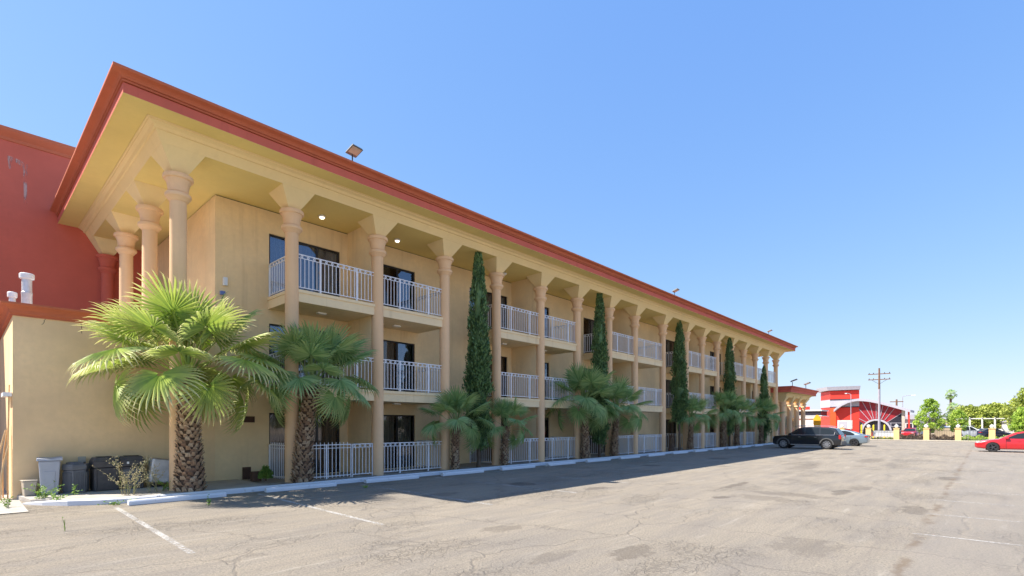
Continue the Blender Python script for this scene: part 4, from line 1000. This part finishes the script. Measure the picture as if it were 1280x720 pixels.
# roof edge: fascia prism round three sides
def ringroof(prof, name, mat):
    pth = [(61.6, 34, -1, 0), (61.6, 16.5, -1, -1), (70.4, 16.5, 1, -1), (70.4, 34, 1, 0)]; secs = [[(x+mx_*d, y+my_*d, z) for d, z in prof] for x, y, mx_, my_ in pth]; Wg(MB().loft(secs), name, mat)
ringroof([(-.5, 5.38), (1.15, 5.38), (1.15, 5.40), (-.5, 5.40)], 'soffit', 'soffit')
ringroof([(1.0, 5.405), (1.16, 5.405), (1.16, 5.66), (1.2, 5.68), (1.3, 5.9), (1.42, 5.98), (1.42, 6.05), (-.4, 6.07), (-.4, 5.41)], 'fascia', 'redband')
ringroof([(.1, 4.95), (.42, 4.95), (.60, 5.2), (.8, 5.37), (.1, 5.37)], 'beam', 'beam')
for x in (61.7, 64.6, 67.5, 70.4):
    c = Wg(MB().lathe([(.25, 0), (.25, 3.9), (.33, 4.0), (.33, 4.08), (.27, 4.12), (.30, 4.25), (.38, 4.38), (.38, 4.44)], (x, 16.5, 0), 16), 'column', 'column', 35)
    mb = MB(); q, t_ = .2, .62
    mb.add([(x-q, 16.5-q, 4.44), (x+q, 16.5-q, 4.44), (x+q, 16.5+q, 4.44), (x-q, 16.5+q, 4.44), (x-t_, 16.5-t_, 5.1), (x+t_, 16.5-t_, 5.1), (x+t_, 16.5+t_, 5.1), (x-t_, 16.5+t_, 5.1)], [(0, 3, 2, 1), (4, 5, 6, 7), (0, 1, 5, 4), (1, 2, 6, 5), (2, 3, 7, 6), (3, 0, 4, 7)])
    Wg(mb, 'flared_bracket', 'beam')
for x in (63.1, 66.0, 68.9): Wg(MB().box(x-.8, x+.8, 17.34, 17.39, .3, 2.9), 'window', 'glassd')
floodlight(60.9, 15.3, 6.05, R(20), 'dark floodlight on the near corner of the entrance wing roof', 1.3)
floodlight(66.5, 15.3, 6.05, R(0), 'floodlight further along the entrance wing roof', 1.3)

# ------------------------------------------------------------------ far fence
FX = 78.0
fence = thing('perimeter_fence', 'black iron fence between cream pillars with white globe lamps', 'fence', (FX, 5, 0))
MB().box(-1.15, -.75, -60, 38, -.02, .13).build('fence_curb', 'kerbraw', fence)
pil = MB().box(-.27, .27, -.27, .27, 0, 1.42).mesh('pillar', 'pillar'); pcap = MB().box(-.31, .31, -.31, .31, 1.42, 1.50).mesh('pillar_cap', 'pillar'); gl = MB().sphere((0, 0, 1.72), .2, 14, 10).mesh('globe_lamp', 'globe', 60)
neck = MB().tube((0, 0, 1.50), (0, 0, 1.56), .07).mesh('lamp_neck', 'white2')
for k in range(-9, 8):
    yy = 2.38+2.84*k-5
    o = link('pillar', pil, fence, loc=(0, yy, 0)); link('pillar_cap', pcap, o); link('globe_lamp', gl, o); link('lamp_neck', neck, o)
    mb = MB(); y0, y1 = yy+.28, yy+2.84-.28
    mb.box(-.02, .02, y0, y1, 1.18, 1.22); mb.box(-.02, .02, y0, y1, .20, .24)
    for i in range(1, 15): q = y0+(y1-y0)*i/15; mb.box(-.009, .009, q-.009, q+.009, .1, 1.32)
    mb.build('fence_panel', 'iron', fence)
rough_sheet('fence_verge', 76.7, 84, -90, 60, .02, 'dirt')
def hedge(y0, y1, x, h, mat, label, seed, n=2500, wd=.5):
    rng = np.random.RandomState(seed); P = np.stack([rng.uniform(-wd, wd, n), rng.uniform(y0, y1, n), rng.uniform(.03, h, n)], 1); P[:, 2] *= .6+.4*np.sin(P[:, 1]*3)**2
    v, f = leaves(n, P, np.tile([0, 0, 1.], (n, 1)), .16, .5, .8, rng); o = link('hedge', npmesh('hedge', v, f, mat), None, 'stuff', loc=(x, 0, .02)); o['label'] = label; o['category'] = 'hedge'
hedge(-4.5, 2.2, 79.4, .75, 'tree', 'bright green low hedge behind the right fence bays', 1)
hedge(8.2, 13, 79.2, .32, 'tree2', 'low dry grass and flowers behind the left fence bay', 2, 1600)
hedge(2.6, 8, 79.8, .75, 'bark', 'brown dry brush behind the middle fence bays', 3, 3000, .6)
o = MB().box(0, .05, 8.35, 10.5, .45, 1.15).build('fence_banner', 'white2', None, loc=(78.12, 0, 0)); tag(o, 'blank white banner tied behind the left fence bay', 'banner')
# yellow bollards
for i, y in enumerate((11.65, 10.35, 9.2)):
    o = MB().lathe([(.09, 0), (.09, 1.78), (.07, 1.86), (.02, 1.9)], n=12).build('bollard', 'yellow', None, 40, loc=(80.4, y+.35, .02))
    tag(o, ['left yellow bollard in front of the red sunburst wall', 'middle yellow bollard in front of the red sunburst wall', 'right yellow bollard nearest the utility pole'][i], 'bollard', 'yellow bollards by the restaurant')
# utility pole
t = thing('utility_pole', 'tall wooden utility pole with two crossarms and a pale lower sleeve', 'utility pole', (79, 9.93, 0))
MB().path([(0, 0, 6.4), (0, 0, 9.05)], [.12, .095], 10).build('pole_top', 'wood', t); MB().path([(0, 0, 0), (0, 0, 6.4)], [.15, .125], 10).build('pole_sleeve', 'polepale', t)
for z in (8.32, 7.62):
    o = MB().box(-.06, .06, -1.15, 1.15, z-.05, z+.05).build('crossarm', 'wood', t)
    for y in (-1.05, -.55, .6, 1.05): MB().lathe([(.03, z+.05), (.05, z+.1), (.03, z+.14), (.045, z+.18)], (0, y, 0), 8).build('insulator', 'iron', o)
MB().path([(0, -.75, 7.55), (0, -.1, 7.1)], [.02, .02], 5).path([(0, .75, 7.55), (0, .1, 7.1)], [.02, .02], 5).build('brace', 'iron', t)
# street lamps
def lamp(x, y, h, arm, label, r=.06, mat='polepale'):
    t = thing('street_lamp', label, 'street lamp', (x, y, 0), 0, 'thin street lamps in the background'); MB().path([(0, 0, 0), (0, 0, h)], [r, r*.7], 8).build('pole', mat, t)
    MB().path([(0, 0, h), (0, arm*.5, h+.15), (0, arm, h+.2)], [r*.6]*3, 6).build('arm', mat, t); bevel(MB().box(-.12, .12, min(arm, arm*1.5), max(arm, arm*1.5), h+.1, h+.22).build('lamp_head', 'white2', t), .02)
lamp(90, 14.75, 6.4, .5, 'grey lamp post in front of the red restaurant wall')
lamp(120, 11.5, 7.2, -1.3, 'slim lamp post with long arm beyond the restaurant', .07)
t = thing('utility_pole', 'short distant utility pole right of the red canopy post', 'utility pole', (118, 12.2, 0)); MB().path([(0, 0, 0), (0, 0, 6.6)], [.17, .14], 8).build('pole', 'wood', t); MB().box(-.08, .08, -1.0, 1.0, 6.1, 6.25).build('crossarm', 'wood', t)
# amber sign
t = thing('amber_sign', 'amber elongated diamond sign standing behind the black SUV', 'sign', (74, 15.75, 0))
MB().prism([(-.42, 2.05), (-.30, 1.55), (.30, 1.55), (.42, 2.05), (.42, 2.65), (.12, 3.15), (-.12, 3.15), (-.42, 2.65)], -.03, .03, 'x').build('panel', 'orange', t); MB().tube((.08, 0, 0), (.08, 0, 1.7), .04).build('post', 'galv', t)

# ------------------------------------------------------------------ the red restaurant
RX = 105.0
rest = thing('red_restaurant', 'bright red restaurant with white banded tower and sunburst wall under a curved roof', 'restaurant', (RX, 15, 0))
def RR(mb, name, mat, smooth=None): mb.v = [(a-RX, b-15, c) for a, b, c in mb.v]; return mb.build(name, mat, rest, smooth)
# tower (three horizontal bands), left cheek set back
for z0, z1, mt in ((0, 5.0, 'redsign'), (5.0, 6.35, 'lilac'), (6.35, 7.85, 'redsign')):
    d = .0 if mt == 'redsign' else .06
    RR(MB().add([(RX-d, 16.0, z0), (RX-d, 20.3+d, z0), (RX+4, 22.6+d, z0), (RX+9, 22.6, z0), (RX+9, 18, z0), (RX-d, 16.0, z1), (RX-d, 20.3+d, z1), (RX+4, 22.6+d, z1), (RX+9, 22.6, z1), (RX+9, 18, z1)],
          [(0, 4, 3, 2, 1), (5, 6, 7, 8, 9), (0, 1, 6, 5), (1, 2, 7, 6), (2, 3, 8, 7), (3, 4, 9, 8), (4, 0, 5, 9)]), 'tower_band', mt)
RR(MB().add([(RX-.5, 15.8, 7.95), (RX-.5, 20.6, 7.95), (RX+3.6, 23.1, 7.95), (RX+9, 23.1, 7.95), (RX+9, 17.9, 7.95), (RX-.7, 15.7, 8.55), (RX-.7, 20.7, 8.6), (RX+3.5, 23.3, 8.6), (RX+9, 23.3, 8.5), (RX+9, 17.8, 8.5)],
          [(0, 4, 3, 2, 1), (5, 6, 7, 8, 9), (0, 1, 6, 5), (1, 2, 7, 6), (2, 3, 8, 7), (3, 4, 9, 8), (4, 0, 5, 9)]), 'tower_roof', 'lilac')
for z in (5.0, 6.35): RR(MB().box(RX-.14, RX+.0, 16.0, 20.35, z-.07, z+.07), 'band_trim', 'glassd')
RR(MB().box(RX-.1, RX+.4, 19.4, 20.32, 0, 4.98), 'tower_corner', 'orangered')
# window of the low red wall
RR(MB().box(RX-.09, RX-.02, 17.0, 19.2, 1.2, 2.7), 'window_frame', 'whiteb'); RR(MB().box(RX-.12, RX-.095, 17.75, 19.05, 1.25, 2.5), 'window', 'lilac')
# sunburst wall profile under the curved roof
def roofz(y):   # y from 20.2 (left end of band) to 9.1
    pts = [(19.6, 4.45), (19.0, 5.05), (18.2, 5.62), (17.4, 6.0), (16.6, 6.22), (15.8, 6.27), (14.6, 6.1), (13.2, 5.72), (12, 5.32), (10.6, 4.82), (8.95, 4.2)]
    for (a, za), (b_, zb_) in zip(pts, pts[1:]):
        if a >= y >= b_: return za+(zb_-za)*(a-y)/(a-b_)
    return pts[-1][1]
ys = [16.0-i*.5 for i in range(0, 12)]+[10.2]
poly = [(y, roofz(y)-.25) for y in ys]+[(10.2, 3.35), (13.6, 1.9), (13.6, .3), (16, .3)]
RR(MB().prism([(y, roofz(y)-.25) for y in ys]+[(10.2, 0), (16.0, 0)], RX-.05, RX+5, 'x'), 'sunburst_wall', 'burgundy')
RR(MB().prism([(10.2, .2), (10.2, 3.75), (12.2, 2.15), (12.5, .2)], RX-.10, RX-.06, 'x'), 'side_glazing', 'glassd')
RR(MB().prism([(16.0, .2), (16.0, 2.55), (15.0, 1.9), (14.9, .2)], RX-.10, RX-.06, 'x'), 'side_glazing', 'glassd')
cy_, cz_ = 13.55, .75
mb = MB(); n = 20
for i in range(n):
    a0, a1 = PI*i/n, PI*(i+1)/n; q = []
    for xx in (RX-.5, RX-.11):
        for rr in (1.85, 2.12):
            for a_ in (a0, a1): q.append((xx, cy_+rr*math.cos(a_), cz_+rr*math.sin(a_)*1.0))
    mb.add(q, [(0, 1, 3, 2), (4, 6, 7, 5), (0, 2, 6, 4), (1, 5, 7, 3), (2, 3, 7, 6), (0, 4, 5, 1)])
RR(mb, 'entrance_arch', 'lilac')
RR(MB().prism([(cy_+1.84*math.cos(PI*i/n), cz_+1.84*math.sin(PI*i/n)) for i in range(n+1)], RX-.16, RX-.12, 'x'), 'entrance_glass', 'glassd')
for (ya, za, yb, zb_) in ((16.0, 4.6, 14.55, 2.65), (15.6, 5.95, 14.15, 2.85), (14.55, 5.75, 13.95, 2.95), (13.6, 5.45, 13.6, 2.95), (12.65, 5.2, 13.1, 2.95), (11.9, 4.95, 12.85, 2.85), (11.1, 4.65, 12.45, 2.65), (10.2, 3.8, 12.15, 2.3), (16.0, 2.95, 14.9, 2.3)):
    RR(MB().path([(RX-.1, ya, za), (RX-.1, yb, zb_)], [.045, .045], 4), 'sunburst_ray', 'lilac')
for y in (11.6, 10.9, 15.5): RR(MB().box(RX-.14, RX-.10, y-.04, y+.04, .2, 2.2 if y < 15 else 2.1), 'glazing_bar', 'lilac')
for z in (.9, 1.6, 2.2): RR(MB().box(RX-.13, RX-.105, 10.2, 12.2, z-.03, z+.03), 'glazing_bar', 'lilac')
ys = [19.6, 19, 18.4, 17.6, 16.8, 16, 15.2, 14.4, 13.6, 12.8, 12, 11.2, 10.4, 8.95]
RR(MB().loft([[(RX-1.0, y, roofz(y)-.30), (RX-1.0, y, roofz(y)+.10), (RX+5, y, roofz(y)+.10), (RX+5, y, roofz(y)-.30)] for y in ys]), 'curved_roof', 'lilac')
RR(MB().box(RX-.3, RX+.3, 9.75, 10.15, 0, 4.4), 'grey_pier', 'kerbraw'); RR(MB().add([(RX-.6, 9.05, 0), (RX-.4, 9.05, 0), (RX-.4, 9.25, 0), (RX-.6, 9.25, 0), (RX-.6, 9.1, 4.1), (RX-.4, 9.1, 4.1), (RX-.4, 9.35, 4.1), (RX-.6, 9.35, 4.1)], [(0, 3, 2, 1), (4, 5, 6, 7), (0, 1, 5, 4), (1, 2, 6, 5), (2, 3, 7, 6), (3, 0, 4, 7)]), 'red_post', 'redsign')
# drive through canopy
can = thing('drive_through_canopy', 'flat canopy with dark fascia and red posts left of the restaurant', 'canopy', (97, 21, 0))
MB().box(-1.5, 3, -1.2, 2.6, 3.45, 4.15).build('fascia', 'glassd', can); MB().box(-1.7, 3.2, -1.4, 2.8, 4.15, 4.38).build('roof', 'whiteb', can); MB().box(-1.7, 3.2, -1.4, 2.8, 3.3, 3.44).build('soffit', 'whiteb', can)
for y in (-.9, 2.2): MB().box(-1.3, -1.0, y-.14, y+.14, 0, 3.3).build('post', 'redsign', can)
bb = thing('cream_store', 'cream and white low store seen under the canopy', 'building', (112, 26, 0))
MB().box(0, 10, -4.5, 8, 0, 4.2).build('wall', 'whiteb', bb); MB().box(-.3, 10, -4.8, 8.2, 4.2, 4.7).build('parapet', 'whiteb', bb); MB().box(-.35, -.31, -1, 3, 4.75, 5.4).build('red_sign_board', 'redsign', bb); MB().box(-.05, -.01, -3.8, 6, 2.9, 3.1).build('awning', 'wood', bb)
MB().box(-.05, -.01, -3.6, -2.0, 0, 2.2).build('window', 'glassd', bb)

# ------------------------------------------------------------------ far right: trees, pergola, cars
tree(84, 5.25, 5.4, 1.75, 1.9, 'bright green cone shaped street tree right of the restaurant', 31, cone=1, n=5200, leaf=.20)
tree(86, 2.65, 3.9, 1.15, 1.7, 'small yellow green tree behind the fence, left of the white pergola', 32, n=2800, leaf=.18)
tree(108, 1.9, 4.7, 3.3, 1.8, 'broad olive green tree rising left behind the white pergola', 33, mat='tree2', n=9000, leaf=.34, trunk_r=.18)
tree(110, -.8, 5.1, 3.2, 1.8, 'broad green tree rising right behind the white pergola', 34, mat='tree2', n=9000, leaf=.34, trunk_r=.18)
tree(97, -4.9, 6.8, 3.6, 2.0, 'large tree with yellow green crown at the right edge', 35, mat='tree2', n=12000, leaf=.30, trunk_r=.2)
tree(88, -3.7, 4.2, 1.8, 1.3, 'bushy light green tree in front of the large right edge tree', 36, mat='tree', n=7000, leaf=.22)
tree(104, 3.2, 3.6, 1.3, 1.2, 'small rounded bush behind the little street tree', 37, mat='tree2', n=3500, leaf=.28)
def tallpalm(x, y, h, label, cr):
    t = thing('tall_palm', label, 'palm tree', (x, y, 0), 0, 'distant palms above the houses'); MB().path([(0, 0, 0), (.2, .1, h)], [.3, .2], 8).build('trunk', 'bark', t); rnd = random.Random(int(h*10))
    for i in range(22): link('frond', FR['palm'][1+i % 3][i % 3], t, loc=(.2, .1, h), rot=(Matrix.Rotation(i*2.4, 4, 'Z') @ Matrix.Rotation(-R(-50+6*i), 4, 'Y')).to_euler(), scale=cr/2)
tallpalm(150, 5.75, 8.6, 'tall distant palm with a small round crown against the sky', 1.5)
tallpalm(140, 5.0, 5.2, 'lower distant palm below the tall one', 1.6)
pg = thing('white_pergola', 'white slatted pergola frame of square posts on the lot behind the hedge', 'pergola', (100, 1.0, 0))
for i in range(6):
    for xx in (0, 3): MB().box(xx-.09, xx+.09, -4.6+i*1.35-.09, -4.6+i*1.35+.09, 0, 2.75).build('post', 'whiteb', pg)
    MB().box(-.5, 3.5, -4.6+i*1.35-.05, -4.6+i*1.35+.05, 2.86, 2.98).build('rafter', 'whiteb', pg)
for xx in (0, 3): MB().box(xx-.08, xx+.08, -5.0, 2.6, 2.75, 2.86).build('beam', 'whiteb', pg)
MB().box(3.2, 3.3, -5, 2.6, 0, 1.3).build('low_wall', 'whiteb', pg)
o = MB().box(0, 5, -1.5, 1.5, 0, 2.3)
hs = thing('white_shed', 'small white shed at the right end of the pergola', 'shed', (103, -3.2, 0)); o.build('wall', 'whiteb', hs); MB().prism([(-1.7, 2.3), (1.7, 2.3), (0, 3.0)], -.2, 5.2, 'x').build('roof', 'lilac', hs); MB().box(-.03, 0.0, -.4, .3, .9, 1.6).build('window', 'glassd', hs)
car('white SUV parked on the street behind the right fence bay', 97, 2.2, R(-55), 'carwhite', SUV, 'rimdark', 'cars on the street behind the fence')
car('navy sedan parked behind the white SUV beyond the hedge', 98.5, -.5, R(-45), 'carblue', sedan(), 'rimdark', 'cars on the street behind the fence')
car('red car seen low behind the fence near the red canopy post', 100, 8.6, R(175), 'carred', sedan(), 'rimdark', 'cars on the street behind the fence')
# distant houses and pale yards
hb = [(150, 14, 9, 3.6, 'whiteb', 'pale distant house just right of the restaurant'), (160, 9, 6, 3.2, 'beige', 'beige distant house behind the round street tree'), (155, 3.0, 7, 3.4, 'lilac', 'pale grey distant house left of the pergola'), (135, -12, 12, 3.4, 'whiteb', 'white distant house behind the right trees'), (118, 9.9, 2.2, 2.9, 'whiteb', 'white van shaped kiosk right of the red post')]
for (x, y, w_, h, mt, lb) in hb:
    t = thing('distant_house', lb, 'house', (x, y, 0), 0, 'distant low houses'); MB().box(0, 8, -w_/2, w_/2, 0, h).build('wall', mt, t); MB().prism([(-w_/2-.3, h), (w_/2+.3, h), (0, h+.9)], -.4, 8.4, 'x').build('roof', 'lilac' if mt != 'lilac' else 'kerbraw', t)
    for q in (-.25, .2): MB().box(-.04, -.01, w_*q-.4, w_*q+.4, 1, 2.1).build('window', 'glassd', t)
o = MB().box(0, .2, 3.4, 5.8, 0, 1.45).build('brick_wall', 'brownvent' if False else 'dirt', None, loc=(90, -.6, 0)); tag(o, 'low tan wall beyond the fence under the two small trees', 'wall')
o = MB().box(0, 3, -1.2, 1.2, 0, 1.7).build('blue_tarp', 'blueband', None, loc=(104, 4.6, 0)); tag(o, 'blue covered load seen between the two small street trees', 'tarp')
# far line of trees on the horizon
rng = np.random.RandomState(9); n = 26000; az = rng.uniform(R(-65), R(60), n); rr = rng.uniform(260, 420, n); hh = (3.2+3.2*np.abs(np.sin(az*37))*np.abs(np.sin(az*13+1)))
P = np.stack([rr*np.cos(az), rr*np.sin(az), rng.uniform(0, 1, n)*hh], 1); v, f = leaves(n, P, np.tile([0, 0, 1.], (n, 1)), 2.3, .6, .8, rng)
o = link('horizon_trees', npmesh('horizon_trees', v, f, 'hazytree'), None, 'stuff'); o['label'] = 'far low line of trees on the horizon'; o['category'] = 'trees'
